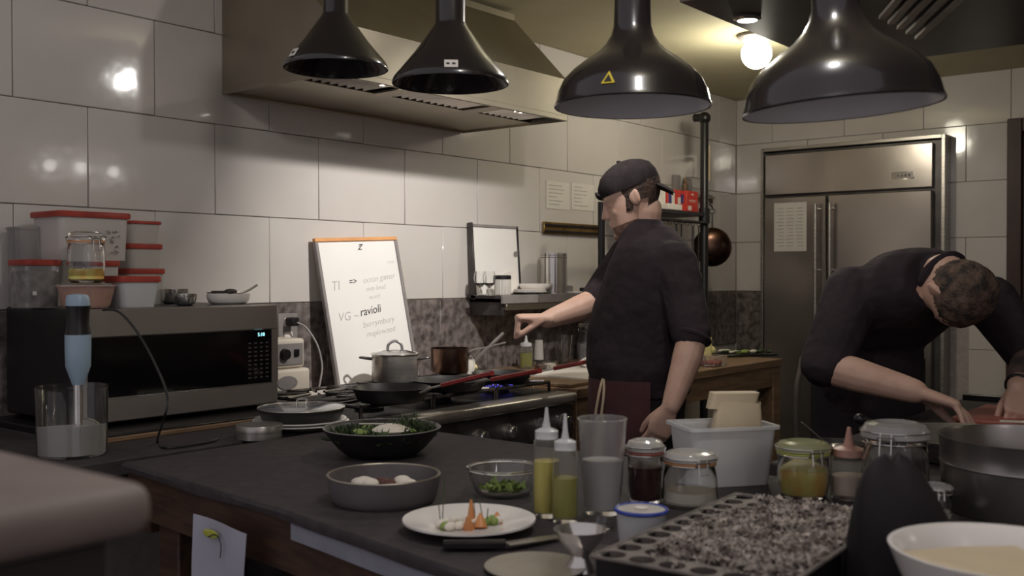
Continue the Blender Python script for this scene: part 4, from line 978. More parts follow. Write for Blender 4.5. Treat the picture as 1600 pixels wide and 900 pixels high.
hp_ = part('herb_pile', 'herb', bb_, lambda bm: (herbs(bm, 1300, r*.86, .038, .036, .0032), b_lathe(bm, [(0, .042), (r*.80, .040), (r*.7, .014), (0, .008)], 24)), smooth=False); hp_['kind'] = 'stuff'
def sprig(bm):
    o = RT*.052+FW*.030+Vector((0,0,.060))
    for _ in range(700):
        p = o+Vector((random.gauss(0, .020), random.gauss(0, .020), random.gauss(0, .008))); d = Vector((random.gauss(0,1), random.gauss(0,1), random.gauss(.3,.8))).normalized()*.016
        s = d.cross(Vector((0,0,1))).normalized()*.0016
        bm.faces.new([bm.verts.new(q) for q in (p, p+d*.5+s, p+d, p+d*.5-s)])
s_ = part('dill_sprigs', 'herb', bb_, sprig, smooth=False); s_['kind'] = 'stuff'
for k in range(14):
    a = random.uniform(0, 6.28); part('leaf', random.choice(('herb', 'herbl')), bb_, lambda bm: b_ell(bm, (r*.5*math.cos(a)*random.random(), r*.6*math.sin(a)*random.random(), .054), .016, .012, .006, u=8, v=6))
pf = tag(part('cream_disc', 'cream', None, lambda bm: b_lathe(bm, [(0, 0), (.042, 0), (.045, .004), (.03, .012), (.012, .016), (0, .016)], 32)), 'pale domed piece lying on the herbs in the black bowl', 'food')
pf.location = Vector((c_.x, c_.y, ZM+.054))+RT*.022-FW*.012
kv = tag(part('table_knife', 'steel', None, lambda bm: strap(bm, [Vector((0,0,0)), RT*.05, RT*.11], [.012, .016, .008], .003)), 'small steel knife lying across the black bowl of herbs', 'knife')
kv.location = Vector((c_.x, c_.y, ZM+.066))-RT*.055+FW*.02
# grey bowl
c_ = at(600, 782, ZM); r = px2m(89, c_)
gb_ = openbowl('grey_bowl', 'dark grey straight-sided stoneware bowl with small dumplings on the pass table', (c_.x, c_.y, ZM), r, .048, 'greybowl', .86, .005, .5)
part('bowl_rim', 'hood', gb_, lambda bm: b_torus(bm, (0, 0, .048), r-.0025, .0018, n=56, m=6))
lathep('brown_sauce', 'meat', gb_, [(0, .018), (r*.93, .018), (r*.9, .006), (0, .006)], 40)
for k, (a, b, s, m_) in enumerate(((-.040, -.01, .017, 'cream'), (-.026, -.02, .016, 'cream'), (-.008, .0, .014, 'meat'), (.010, -.008, .013, 'meat'), (.030, .0, .017, 'cream'), (.042, -.012, .014, 'cream'), (.036, .012, .012, 'meat'), (-.052, .004, .013, 'cream'))):
    o = tag(part('dumpling', m_, None, lambda bm: b_ell(bm, (0, 0, 0), s*1.25, s, s*.62, u=14, v=8)), ('large pale dumpling at the left in the dark grey bowl', 'pale dumpling just left of the browned pair in the grey bowl', 'first browned dumpling from the left in the grey bowl', 'second browned dumpling from the left in the grey bowl', 'large pale dumpling at the right in the grey bowl', 'pale dumpling furthest right in the dark grey bowl', 'browned dumpling behind the right pale ones in the grey bowl', 'smallest pale dumpling, furthest left in the grey bowl')[k], 'food', 'dumplings in the grey bowl')
    o.location = Vector((c_.x, c_.y, ZM+.0185+s*.62))+RT*a+FW*(b+.030); o.rotation_euler[2] = k
# white plate with the vegetable dish
c_ = at(733, 815, ZM+.014); r = px2m(104, c_)
wp = simple('dinner_plate', 'large white plate with a vegetable starter at the front edge of the pass table', 'plate', (c_.x, c_.y, ZM), 'china', [(0, 0), (r*.45, 0), (r*.5, .003), (r*.62, .008), (r, .017), (r*.998, .020), (r*.62, .012), (r*.5, .007), (0, .005)], 64)
PZ = ZM+.0055
def onplate(name, m_, label, cat, a, b, fn, grp=None):
    o = tag(part(name, m_, None, fn), label, cat, grp); o.location = Vector((c_.x, c_.y, PZ))+RT*a+FW*b; return o
def cone(R, h, ang=0, tip=.002):
    return lambda bm: b_lathe(bm, [(0, 0), (R, 0), (R*.8, h*.3), (tip, h), (0, h)], 12, mtx=Matrix.Rotation(ang, 4, RT))
onplate('carrot_wedge', 'carrot', 'tallest upright carrot wedge on the white plate', 'vegetable', .003, .006, cone(.008, .042))
onplate('carrot_wedge', 'carrot', 'front carrot wedge leaning left on the white plate', 'vegetable', .0, -.018, cone(.010, .028, .5))
onplate('carrot_wedge', 'carrot', 'broad carrot wedge right of the middle on the white plate', 'vegetable', .018, -.010, cone(.012, .024, -.4))
onplate('carrot_wedge', 'carrot', 'carrot wedge furthest right on the white plate', 'vegetable', .044, .014, cone(.010, .022, -.7))
for k in range(18):
    a, b = -.046+.0055*k+random.uniform(-.004, .004), random.uniform(-.030, .026)
    onplate('vegetable_piece', random.choice(('herbl', 'cream', 'cream')), 'small pale vegetable piece among the carrots on the white plate', 'vegetable', a, b, lambda bm: b_ell(bm, (0, 0, .007), random.uniform(.008, .012), .008, .007, u=10, v=7), 'small vegetable pieces on the white plate')
gr = thing('chive_garnish', 'thin upright chive stems on the white plate', 'garnish', Vector((c_.x, c_.y, PZ)))
for x, y, dx, h in ((-.043, .0, .004, .075), (-.045, .0, -.004, .045), (.010, .01, -.004, .05), (.024, .0, -.008, .045), (.027, .0, .003, .03)):
    part('stem', 'herb', gr, lambda bm: b_tube(bm, [RT*x+FW*y, RT*(x+dx)+FW*y+Vector((0,0,h))], .0008, 5))
# glass bowl behind the plate
c_ = at(787, 772, ZM); r = px2m(57, c_)
gw_ = openbowl('glass_bowl', 'clear glass bowl behind the white plate', (c_.x, c_.y, ZM), r, .050, 'glass', .66, .004, .5)
hp2 = part('green_leaves', 'herbl', gw_, lambda bm: herbs(bm, 140, r*.55, .010, .02, .005), smooth=False); hp2['kind'] = 'stuff'
part('bowl_rim', 'glass', gw_, lambda bm: b_torus(bm, (0, 0, .050), r-.001, .003, n=48))
# bottles, jug, jars
c_ = at(854, 806, ZM); squeeze('taller squeeze bottle of pale oil, left of the pair on the pass table', c_, px2m(21, c_), .130, 'oil', .72, nozh=.035)
c_ = at(883, 815, ZM); squeeze('shorter squeeze bottle of green oil, in front of the clear jug', c_, px2m(20, c_), .118, 'oilg', .62, nozh=.042)
c_ = at(941, 801, ZM); jg = thing('plastic_jug', 'tall clear plastic jug half full of cloudy water', 'jug', (c_.x, c_.y, ZM))
rt_, rb = px2m(38, c_), px2m(28, c_)
lathep('jug_wall', 'plast', jg, [(0, 0), (rb*.96, 0), (rb, .004), (rt_, .158), (rt_*1.04, .161), (rt_*1.0, .163), (rt_*.96, .158), (rb*.93, .008), (0, .006)], 44)
def jr(z): return rb*.925+(rt_*.955-rb*.925)*(z-.008)/.15
lathep('cloudy_water', 'water', jg, [(0, .009), (jr(.01)*.985, .010), (jr(.092)*.985, .092), (0, .092)], 36)
c_ = at(935, 806, ZM); c_ = at(934, 824, ZM)
simple('glass_dish', 'small clear glass dish in front of the jug foot', 'dish', (c_.x, c_.y, ZM), 'glass', [(0, 0), (.022, 0), (.025, .012), (.0265, .013), (.0235, .012), (.021, .003), (0, .003)], 32)
c_ = at(1008, 785, ZM); clip_jar('clip_top_jar', 'clip-top jar of dark red preserve behind the clear jug', c_, px2m(28, c_), .113, 'lidg', 'darkred', .72, .92, 'clip-top jars on the pass table', seal='redboard', rot=1.0)
c_ = at(1078, 788, ZM); clip_jar('clip_top_jar', 'squat nearly empty clip-top jar in front of the white tub', c_, px2m(43, c_), .095, 'lidg', 'cream', .07, .86, 'clip-top jars on the pass table', seal='orange', rot=-.6, base=1.05)
c_ = at(1255, 776, ZM); clip_jar('clip_top_jar', 'yellow-green clip-top jar of pickles at the far end of the plug tray', c_, px2m(40, c_), .103, 'lidy', 'yellowp', .62, .92, 'clip-top jars on the pass table', seal='greenp', rot=-.7)
c_ = at(1398, 790, ZM); clip_jar('clip_top_jar', 'largest clip-top jar, behind the black cloth', c_, px2m(51, c_), .148, 'lidg', 'cream', .10, .88, 'clip-top jars on the pass table', rot=-1.5)
c_ = at(1462, 814, ZM); clip_jar('clip_top_jar', 'small clip-top jar squeezed between the largest jar and the steel pot', c_, px2m(24, c_), .062, 'lidg', 'cream', .15, .92, 'clip-top jars on the pass table', rot=-1.0)
M['pinkcap'] = mat('pale_pink_cap', rgb(206,160,142), rgb(196,150,134), 6, .4)
M['pinkliq'] = mat('pale_pink_sauce', rgb(206,186,172), rgb(196,176,162), 8, .4)
c_ = at(1326, 778, ZM); squeeze('short squeeze bottle of pale sauce with a pinkish cap', c_, px2m(28, c_), .076, 'pinkliq', .55, 'pinkcap', nozh=.035)
c_ = pt(1002, 793, 1.53); bl = thing('lidded_tub', 'round translucent tub with a blue-rimmed lid beside the plug tray', 'tub', (c_.x, c_.y, ZM))
h_ = c_.z-ZM; r = px2m(42, c_)
lathep('tub', 'tubw', bl, [(0, 0), (r*.80, 0), (r*.93, h_-.006), (r*.91, h_-.006), (r*.78, .003), (0, .003)], 40)
lathep('lid', 'frost', bl, [(0, h_-.004), (r*.90, h_-.004), (r*.9, h_-.002), (0, h_-.001)], 40)
part('blue_rim', 'bluelid', bl, lambda bm: b_torus(bm, (0, 0, h_-.003), r*.95, r*.075, n=48))
part('lid_label', 'whitebox', bl, lambda bm: b_lathe(bm, [(0, h_-.0005), (.010, h_-.0005), (.010, h_+.0003), (0, h_+.0003)], 20))
c_ = at(838, 893, ZM); pl_ = simple('steel_plate', 'round polished metal plate at the front edge, by the jigger', 'plate', (c_.x+.003, c_.y+.004, ZM), 'steelh', plateprof(.070, .006, .0015), 48)
c_ = pt(907, 826, 1.41); hj = c_.z-ZM
simple('jigger', 'small hourglass steel jigger in front of the squeeze bottles', 'measure', (c_.x, c_.y, ZM), 'chrome', [(0, .002), (.020, 0), (.024, 0), (.013, hj*.30), (.012, hj*.36), (.030, hj*.75), (.0365, hj), (.0352, hj), (.028, hj*.74), (.008, hj*.42), (0, hj*.40)], 40)
kn_ = thing('chef_knife', 'long knife with a black handle beside the white plate', 'knife', at(693, 851, ZM+.009))
e1 = at(790, 850, ZM+.009)-kn_.location; e2 = at(872, 838, ZM+.006)-kn_.location
part('handle', 'black', kn_, lambda bm: strap(bm, [Vector((0,0,0)), e1*.5, e1], [.018, .022, .018], .012)); part('blade', 'steelh', kn_, lambda bm: strap(bm, [e1, e1+(e2-e1)*.5, e2], [.024, .024, .018], .0025))

# white tub with the paper bag
c_ = at(1128, 752, ZM); tb = thing('white_tub', 'translucent white rectangular tub holding a folded paper bag', 'tub', (c_.x, c_.y, ZM), YAW-PI/2+math.radians(14))
def rr2(w_, d_, z, r=.015, n=5):
    out = []
    for cx_, cy_, a0 in ((w_/2-r, d_/2-r, 0), (-w_/2+r, d_/2-r, 1), (-w_/2+r, -d_/2+r, 2), (w_/2-r, -d_/2+r, 3)):
        for k in range(n): an = PI/2*(a0+k/(n-1)); out.append(Vector((cx_+r*math.cos(an), cy_+r*math.sin(an), z)))
    return out
def tubw(bm):
    w0, d0, w1, d1, h = .155, .105, .176, .122, .115
    vs = b_rings(bm, [rr2(w0, d0, 0), rr2(w1, d1, h-.008), rr2(w1+.014, d1+.014, h-.006), rr2(w1+.014, d1+.014, h), rr2(w1-.004, d1-.004, h), rr2(w0-.004, d0-.004, .003)], cap=True)
part('tub', 'tubw', tb, tubw)
pbg = thing('paper_bag', 'crumpled beige paper bag of flat bread standing in the white tub', 'bag', (c_.x, c_.y, ZM+.004), YAW-PI/2+math.radians(6))
def bag(bm):
    rings = []
    for k in range(9):
        t = k/8; z_ = .150*t; w_ = .085+.012*math.sin(t*3); d_ = .045*(1-.35*t); sh_ = .014*t
        rings.append([v+Vector((sh_+.018, .003*math.sin(6*t), 0)) for v in rr2(w_, d_, z_, .008, 4)])
    for k in range(len(rings[-1])): rings[-1][k].z += .006*math.sin(k*1.3)
    rings.append([Vector((v.x*.93, v.y*.8, v.z-.012)) for v in rings[-1]])
    b_rings(bm, rings)
part('bag', 'kraft', pbg, bag)
part('folded_top', 'kraft', pbg, lambda bm: b_rings(bm, [[v+Vector((.018+.01*t, .004+.006*t, 0)) for v in rr2(.094, .030+.01*t, .140+.030*t, .008, 4)] for t in (0, .5, 1)]))

# plug tray of dried crumbs
A = Vector((1.052, .722, 0)); Bv = Vector((1.50, .748, 0)); ux = (Bv-A).normalized(); uy = Vector((ux.y, -ux.x, 0)); TLn = (Bv-A).length; TW = .245
tz = ZM+.056
ty = thing('plug_tray', 'black seedling plug tray covered with grey-brown crumbs in the foreground', 'tray', (A.x, A.y, ZM)); ty.rotation_euler[2] = math.atan2(ux.y, ux.x)
H0 = .056
part('tray_wall', 'trayp', ty, lambda bm: (b_box(bm, (.004, -TW+.004, 0), (TLn-.004, -TW+.009, H0-.001), .001), b_box(bm, (.004, -.009, 0), (TLn-.004, -.004, H0-.001), .001), b_box(bm, (.004, -TW+.009, 0), (.009, -.009, H0-.001), .001), b_box(bm, (TLn-.009, -TW+.009, 0), (TLn-.004, -.009, H0-.001), .001), b_box(bm, (.009, -TW+.009, 0), (TLn-.009, -.009, .004), 0)), smooth=False)
cols, rws = 11, 6; px_, py_ = TLn/cols, TW/rws
def hexweb(bm):
    """flat web with a six-sided hole per cell"""
    for i in range(cols):
        for j in range(rws):
            cx_ = (i+.5)*px_; cy_ = -(j+.5)*py_
            sq = []; hx = []
            for k in range(12):
                an = 2*PI*k/12+PI/12; d = Vector((math.cos(an), math.sin(an), 0)); m_ = max(abs(d.x)/(px_/2), abs(d.y)/(py_/2))
                sq.append(Vector((cx_, cy_, H0))+d/m_)
                rr = .0165*(1+.07*math.cos(6*an)); hx.append(Vector((cx_, cy_, H0))+Vector((d.x*rr, d.y*rr, 0)))
            s = [bm.verts.new(v) for v in sq]; h = [bm.verts.new(v) for v in hx]; lo = [bm.verts.new(v*1+Vector((0,0,-.03))) for v in hx]
            for k in range(12):
                q = (k+1) % 12; bm.faces.new((s[k], s[q], h[q], h[k])); bm.faces.new((h[k], h[q], lo[q], lo[k]))
    for a, b in (((0, 0), (TLn, 0)), ((TLn, 0), (TLn, -TW)), ((TLn, -TW), (0, -TW)), ((0, -TW), (0, 0))): b_tube(bm, [(a[0], a[1], H0-.001), (b[0], b[1], H0-.001)], .0025, 6)
wbm = newbm(); hexweb(wbm); bmesh.ops.remove_doubles(wbm, verts=wbm.verts, dist=.0005); web = obj('cell_web', wbm, M['traytop'], ty, smooth=False)
part('plug_soil', 'soild', ty, lambda bm: b_box(bm, (.01, -TW+.01, .03), (TLn-.01, -.01, H0-.014), 0), smooth=False)
def crumbs(bm):
    n = 0
    while n < 5200:
        x = random.uniform(.03, TLn-.01); y = -random.uniform(.008, TW-.006)
        e = min(1.2, (-y-.035)/.05, (x-.03)/.09, (TW+y+.02)/.04+.3)+.35*math.sin(x*37)*math.sin(y*61+x*20)
        if random.random() > e: continue
        n += 1
        s = random.choice((.0022, .003, .0036, .006)); z_ = H0+random.uniform(-.004, .006)+.004*math.sin(x*50)*math.sin(y*70)
        R3 = Matrix.Rotation(random.uniform(0, 6.28), 3, Vector((random.gauss(0,1), random.gauss(0,1), random.gauss(0,1))).normalized())
        v = [bm.verts.new(Vector((x, y, z_))+R3 @ (Vector(q)*s)) for q in ((1,0,-.3), (-.5,.9,-.25), (-.6,-.8,-.35), (.1,.1,.8))]
        for f in ((0,1,3), (1,2,3), (2,0,3), (0,2,1)): bm.faces.new([v[k] for k in f])
cr_ = part('crumbs', 'soil', ty, crumbs, smooth=False, label='dried grey-brown crumbs'); cr_['kind'] = 'stuff'

# black cloth, white bowl and big pot at right
c_ = pt(1405, 830, 1.30); base = Vector((c_.x, c_.y, ZM)); kk = tag(bpy.data.objects.new('x', None), '', '')
bpy.data.objects.remove(kk)
def bundle(bm):
    rings = []
    for z_, hw, off in ((0, .066, .006), (.03, .066, .005), (.07, .062, .002), (.10, .054, -.002), (.13, .044, -.006), (.152, .033, -.009), (.166, .021, -.010), (.172, .009, -.009)):
        rings.append([RT*(off+hw*math.cos(a)*(1+.04*math.sin(3*a+z_*30)+.05*math.sin(5*a+z_*12)))+Vector((FW.x, FW.y, 0))*(hw*.72*math.sin(a)*(1+.08*math.sin(4*a+z_*40)))+Vector((0, 0, z_+.008*math.sin(2*a+1)*(z_/.17))) for a in [2*PI*k/48 for k in range(48)]])
    b_rings(bm, rings)
bu = tag(part('folded_cloth', 'cloth', None, bundle), 'dark bundled cloth standing up in front of the largest jar', 'cloth'); bu.location = base; bu.scale = (1.07, 1.07, 1.0)
c_ = pt(1572, 858, 1.10); r = .120
wb_ = openbowl('white_bowl', 'off-white bowl of pale flour in the lower right corner', (c_.x, c_.y, ZM), r, c_.z-ZM, 'china', .42, .005, .62)
hh = c_.z-ZM
part('flour', 'cream', wb_, lambda bm: b_lathe(bm, [(0, hh*.72), (r*.4, hh*.76), (r*.86, hh*.68), (r*.80, hh*.5), (0, hh*.1)], 40))
part('paper_fold', 'kraft', wb_, lambda bm: b_rings(bm, [[p, p+Vector((0,0,.0015)), q+Vector((0,0,.0015)), q] for p, q in ((-RT*.095+FW*.055+Vector((0,0,hh*.84)), -RT*.058-FW*.062+Vector((0,0,hh*.72))), (-RT*.02+FW*.075+Vector((0,0,hh*.84)), -RT*.01-FW*.05+Vector((0,0,hh*.80))), (RT*.05+FW*.08+Vector((0,0,hh*.84)), RT*.05-FW*.05+Vector((0,0,hh*.8))))]), smooth=False)
M['potst'] = mat('dull_pot_steel', rgb(150,144,140), rgb(130,124,120), 5, .28, .8, bump=.05)
c_ = pt(1617, 683, 1.76); r = px2m(139, c_); hp3 = c_.z-ZM
bp_ = thing('steel_pot', 'large open stainless pot at the right edge of the pass table', 'pot', (c_.x, c_.y, ZM))
lathep('pot_wall', 'potst', bp_, [(0, 0), (r*.95, 0), (r*.965, .005), (r*.985, hp3*.62), (r*1.0, hp3*.64), (r*.99, hp3*.67), (r, hp3*.97), (r*1.012, hp3), (r*.985, hp3), (r*.97, hp3*.95), (r*.955, .006), (0, .004)], 72)
# second table, wok, board, chef's things
TZ = .905
t2 = thing('second_work_table', 'dark topped work table where the bent cook is cutting', 'table', (2.12, .98, 0))
boxp('top', 'blackmat', t2, (0, -1.9, TZ-.04), (1.5, 0, TZ), .004); boxp('apron', 'woodd', t2, (.02, -1.86, TZ-.13), (1.46, -.03, TZ-.04), .003)
for x in (.01, 1.40):
    for y in (-.09, -1.89): boxp('leg', 'woodd', t2, (x, y, 0), (x+.08, y+.08, TZ-.04), .003)
boxp('back_rail', 'black', t2, (1.47, -.6, TZ), (1.5, -.01, TZ+.02), .003)
c_ = pt(1520, 679, 2.32); r = px2m(128, c_); hw_ = c_.z-TZ
wk = thing('steel_wok', 'wide shallow steel pan between the big pot and the bent cook', 'pan', (c_.x, c_.y, TZ))
lathep('pan_body', 'steelh', wk, [(0, 0), (r*.72, 0), (r*.82, .006), (r*.99, hw_*.96), (r*1.01, hw_), (r*.975, hw_), (r*.80, .010), (0, .006)], 64)
hn_ = pt(1343, 655, 2.20)-Vector((c_.x, c_.y, TZ)); tubep('handle', 'black', wk, [(-RT*(r*.98)-FW*.02+Vector((0,0,hw_*.9))), (-RT*(r*.98)-FW*.02+Vector((0,0,hw_*.9))).lerp(hn_, .4), hn_], [.008, .012, .013], 12, round_end=True)
c_ = pt(1305, 697, 2.42); c_.z = TZ
fp2 = thing('shallow_black_pan', 'shallow black pan behind the yellow pickle jar, with a spoon in it', 'pan', c_)
lathep('pan_body', 'nonstick', fp2, [(0, 0), (.055, 0), (.068, .020), (.066, .020), (.053, .003), (0, .003)], 40)
so = thing('serving_spoon', 'steel spoon resting in the shallow black pan', 'spoon', (c_.x, c_.y, TZ+.006))
he = pt(1253, 660, 2.42)-so.location; hb_ = pt(1288, 690, 2.42)-so.location
part('handle', 'steel', so, lambda bm: strap(bm, [Vector((0,0,.004)), hb_, hb_.lerp(he, .4), he], [.008, .008, .016, .020], .003)); part('bowl', 'steel', so, lambda bm: b_ell(bm, (.012, 0, .005), .026, .018, .005))
c_ = at(1575, 648, TZ+.02); rbd = thing('red_cutting_board', 'red cutting board under the bent cook\'s hands', 'cutting board', (c_.x, c_.y, TZ), 0)
boxp('slab', 'redboard', rbd, (-.15, -.24, 0.0), (.24, .12, .018), .004)
sfood = tag(part('pale_dough_strip', 'cream', None, lambda bm: strap(bm, [RT*0, RT*.06-FW*.02, RT*.12-FW*.05], [.012, .02, .016], .006)), 'pale strip of food under the bent cook\'s left hand', 'food'); sfood.location = at(1562, 658, TZ+.024)
st = thing('metal_stool', 'tall grey tubular metal stool behind the bent cook', 'stool')
s0 = pt(1245, 700, 4.02); s0.z = 0; sx_ = Vector((_s, -_c, 0)); top = pt(1262, 552, 4.02).z
for s in (0, .012): pass
st.location = s0
M['greytube'] = mat('grey_metal_tube', rgb(120,112,106), rgb(104,96,92), 8, .4, .6)
tubep('back_loop', 'greytube', st, smooth_curve([Vector((0,0,0)), Vector((0,0,.55)), Vector((-.008,0,.82))+sx_*0, sx_*.012+Vector((0,0,top-.07)), sx_*.05+Vector((0,0,top)), sx_*.26+Vector((0,0,top)), sx_*.30+Vector((0,0,top-.07)), sx_*.31+Vector((0,0,.6)), sx_*.31], 5), .012, 10)
part('seat', 'black', st, lambda bm: b_lathe(bm, [(0, .60), (.16, .60), (.165, .615), (.15, .635), (0, .64)], 32, c=sx_*.155-Vector((FW.x, FW.y, 0))*.16))
for s in (0, .31): tubep('leg', 'greytube', st, [sx_*s-Vector((FW.x, FW.y, 0))*.32, sx_*(s*.9+.015)-Vector((FW.x, FW.y, 0))*.26+Vector((0,0,.6))], .011)
# worn brown counter, close to the lens at lower left
fc = pt(248, 752, .64); fgc = thing('near_counter', 'rounded brown counter corner very close to the camera, lower left', 'counter', (fc.x, fc.y, 0))
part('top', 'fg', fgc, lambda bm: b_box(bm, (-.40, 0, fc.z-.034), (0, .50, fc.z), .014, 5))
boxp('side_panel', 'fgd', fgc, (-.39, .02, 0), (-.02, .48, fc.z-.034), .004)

# ------------------------------------------------------------------ the two cooks
def ring(c, a, b, n=28, p=2.0):
    out = []
    for k in range(n):
        t = 2*PI*k/n; cx_, sy_ = math.cos(t), math.sin(t)
        out.append(c+a*(abs(cx_)**(2/p)*(1 if cx_ >= 0 else -1))+b*(abs(sy_)**(2/p)*(1 if sy_ >= 0 else -1)))
    return out
def loft(bm, secs, grow=0, n=28, p=2.2, k0=0, k1=None):
    rr = []
    for c, a, b in secs[k0:k1]:
        rr.append(ring(c, a*(1+grow/a.length), b*(1+grow/b.length), n, p))
    b_rings(bm, rr)
def limb(bm, pts, rad, grow=0, sub=5):
    """tapering round limb through joints, rounded ends"""
    P = smooth_curve(pts, sub); n = len(P); rs = []
    for i in range(n):
        t = i/(n-1)*(len(rad)-1); k = min(int(t), len(rad)-2); f = t-k; rs.append(rad[k]*(1-f)+rad[k+1]*f+grow)
    b_tube(bm, P, rs, 14, True, True)
def head_secs(O, f, u, l, grow=0, lo=0, hi=99):
    data = [(.000, .078, .036, .020), (.012, .088, .018, .036), (.03, .091, -.008, .047), (.05, .090, -.032, .055), (.08, .089, -.062, .0625), (.105, .086, -.080, .068), (.125, .084, -.090, .071),
            (.142, .092, -.095, .073), (.16, .095, -.098, .0745), (.185, .088, -.096, .073), (.207, .070, -.084, .065), (.223, .046, -.062, .050), (.233, .020, -.036, .030), (.237, .0, -.012, .010)]
    out = []
    for h, fr_, bk_, hw in data:
        if not lo <= h <= hi: continue
        out.append((O+u*(h+(grow if h > .2 else 0))+f*((fr_+bk_)/2), f*((fr_-bk_)/2), l*hw))
    return out
def head(bm, O, f, u, l):
    loft(bm, head_secs(O, f, u, l), n=32, p=2.35)
    def W(a, b, c): return O+f*a+l*b+u*c
    # nose, nostrils, brows, cheeks, lips, chin
    b_tube(bm, [W(.086, 0, .138), W(.092, 0, .122), W(.099, 0, .106), W(.103, 0, .095)], [.008, .0085, .0100, .0115], 12, True, True)
    b_ell(bm, W(.106, 0, .093), .0115, .0105, .0095, axes=(f, l, u))
    for s in (-1, 1):
        b_ell(bm, W(.098, s*.011, .088), .010, .007, .007, axes=(f, l, u))
        b_ell(bm, W(.076, s*.028, .141), .014, .022, .007, axes=(f, l, u))
        b_ell(bm, W(.054, s*.034, .094), .026, .020, .024, axes=(f, l, u))
        b_ell(bm, W(.070, s*.028, .122), .012, .014, .010, axes=(f, l, u))
        # ears
        e = W(-.008, s*.074, .115)
        ax = (f, (l*s*.9+f*-.35).normalized(), u)
        b_ell(bm, e, .0165, .006, .027, axes=ax)
        b_ell(bm, e+l*s*.006-f*.008+u*.004, .009, .005, .024, axes=ax)
    b_ell(bm, W(.091, 0, .068), .010, .022, .006, axes=(f, l, u)); b_ell(bm, W(.090, 0, .055), .010, .020, .007, axes=(f, l, u))
    b_ell(bm, W(.084, 0, .020), .015, .022, .016, axes=(f, l, u))
def face_bits(par, O, f, u, l):
    def W(a, b, c): return O+f*a+l*b+u*c
    for s in (-1, 1):
        e = part('eye', 'cream', par, lambda bm: b_ell(bm, W(.0700, s*.029, .122), .0098, u=14, v=10), label='eye')
        part('iris', 'inkb', e, lambda bm: b_ell(bm, W(.0785, s*.030, .1185), .0026, .0045, .0045, axes=(f, l, u), u=10, v=8))
        part('eyelid', 'skin', par, lambda bm: b_ell(bm, W(.0705, s*.029, .1245), .0108, .0112, .0098, axes=(f, l, u), u=14, v=10))
        part('eyebrow', 'hairb', par, lambda bm: b_tube(bm, [W(.090, s*.012, .143), W(.088, s*.028, .148), W(.072, s*.048, .144)], [.0022, .0028, .0016], 6))
def hand(bm, w_, d, nrm, side, curl, thumb=(.6, .5), size=1.0, spread=.12, fl=(1, 1, 1, 1)):
    """w_: wrist, d: along the palm, nrm: out of the palm, side: towards the thumb"""
    d = d.normalized(); side = (side-d*side.dot(d)).normalized(); nrm = (nrm-d*nrm.dot(d)-side*nrm.dot(side)).normalized(); z = size
    secs = [(-.02, .026, .019), (.0, .027, .018), (.02, .031, .017), (.05, .039, .0155), (.075, .042, .014), (.092, .040, .012), (.098, .034, .008)]
    b_rings(bm, [ring(w_+d*(t*z)+side*(.002*z), side*(a*z), nrm*(b*z), 18, 2.4) for t, a, b in secs])
    b_ell(bm, w_+d*.032*z+side*.020*z+nrm*.010*z, .028*z, .016*z, .013*z, axes=((d+side*.35).normalized(), side, nrm))
    offs = (.029, .0095, -.0105, -.029); ln = (.072, .080, .075, .059); rad = (.0088, .0092, .0088, .0076)
    for k in range(4):
        base = w_+d*(.088-(.006 if k == 3 else 0)-(.002 if k == 0 else 0))*z+side*offs[k]*z; dir_ = (d+side*(offs[k]/.03)*spread).normalized(); p = base-dir_*.012*z; P = [p, base]; R_ = [rad[k]*z*1.05, rad[k]*z*1.04]
        for seg, (fr_, cu_) in enumerate(((.46, curl[k][0]), (.30, curl[k][1]), (.24, curl[k][2]))):
            dir_ = (dir_*math.cos(cu_)+nrm*math.sin(cu_)); nn = nrm*math.cos(cu_)-d*math.sin(cu_)
            ax = dir_.cross(nrm)
            base = base+dir_.normalized()*(ln[k]*fr_*z*fl[k]); P.append(base); R_.append(rad[k]*z*(.97, .88, .74)[seg])
            nrm_l = nn
        b_tube(bm, P, R_, 10, True, True)
    t0 = w_+d*.022*z+side*.022*z+nrm*.006*z; td = (side*thumb[0]+d*.75+nrm*thumb[1]).normalized(); t1 = t0+td*.040*z; td2 = (td+d*.35+nrm*thumb[1]*.5-side*.25).normalized(); t2_ = t1+td2*.032*z; t3 = t2_+(td2+d*.1-side*.2).normalized()*.024*z
    b_tube(bm, [t0, t1, t2_, t3], [.0135*z, .0115*z, .0105*z, .0085*z], 10, True, True)
def nl(v): return Vector(v).normalized()
Zv = Vector((0, 0, 1)); Rh = Vector((RT.x, RT.y, 0)).normalized(); Fh = Vector((FW.x, FW.y, 0)).normalized()
def curls(*c): return [tuple(math.radians(q) for q in t) for t in c]
rad = math.radians

# ---- cook 1, standing, facing left
tf = nl(-Rh*math.cos(rad(22))+Fh*math.sin(rad(22)))       # torso facing
ts = nl(Zv.cross(tf))                                      # to his left
d0 = 3.38
def sec(px, py, d, hw, hd, up_tilt=0): return (pt(px, py, d), ts*hw, tf*hd)
T1 = [sec(1003, 655, d0, .170, .125), sec(1004, 615, d0, .168, .135), sec(1001, 570, d0, .178, .160), sec(1002, 520, d0, .180, .160), sec(1008, 475, d0, .184, .148), sec(1016, 438, d0, .192, .132), sec(1021, 408, d0, .192, .118), sec(1022, 388, d0, .172, .100), sec(1017, 370, d0, .115, .080), sec(1010, 354, d0, .072, .066)]
hf0 = nl(-Rh*math.cos(rad(6))+Fh*math.sin(rad(6)))
ph_ = rad(20); hf = hf0*math.cos(ph_)-Zv*math.sin(ph_); hu = Zv*math.cos(ph_)+hf0*math.sin(ph_); hl = nl(Zv.cross(hf0))
HO = pt(1007, 364, 3.37)-hf*.0
shL = pt(1052, 410, 3.24); elL = pt(1082, 520, 3.14); wrL = pt(1048, 636, 3.06)
shR = pt(985, 402, 3.56); elR = pt(930, 470, 3.50); wrR = pt(853, 500, 3.40)
b = newbm()
loft(b, T1)
neckb = T1[-1][0]
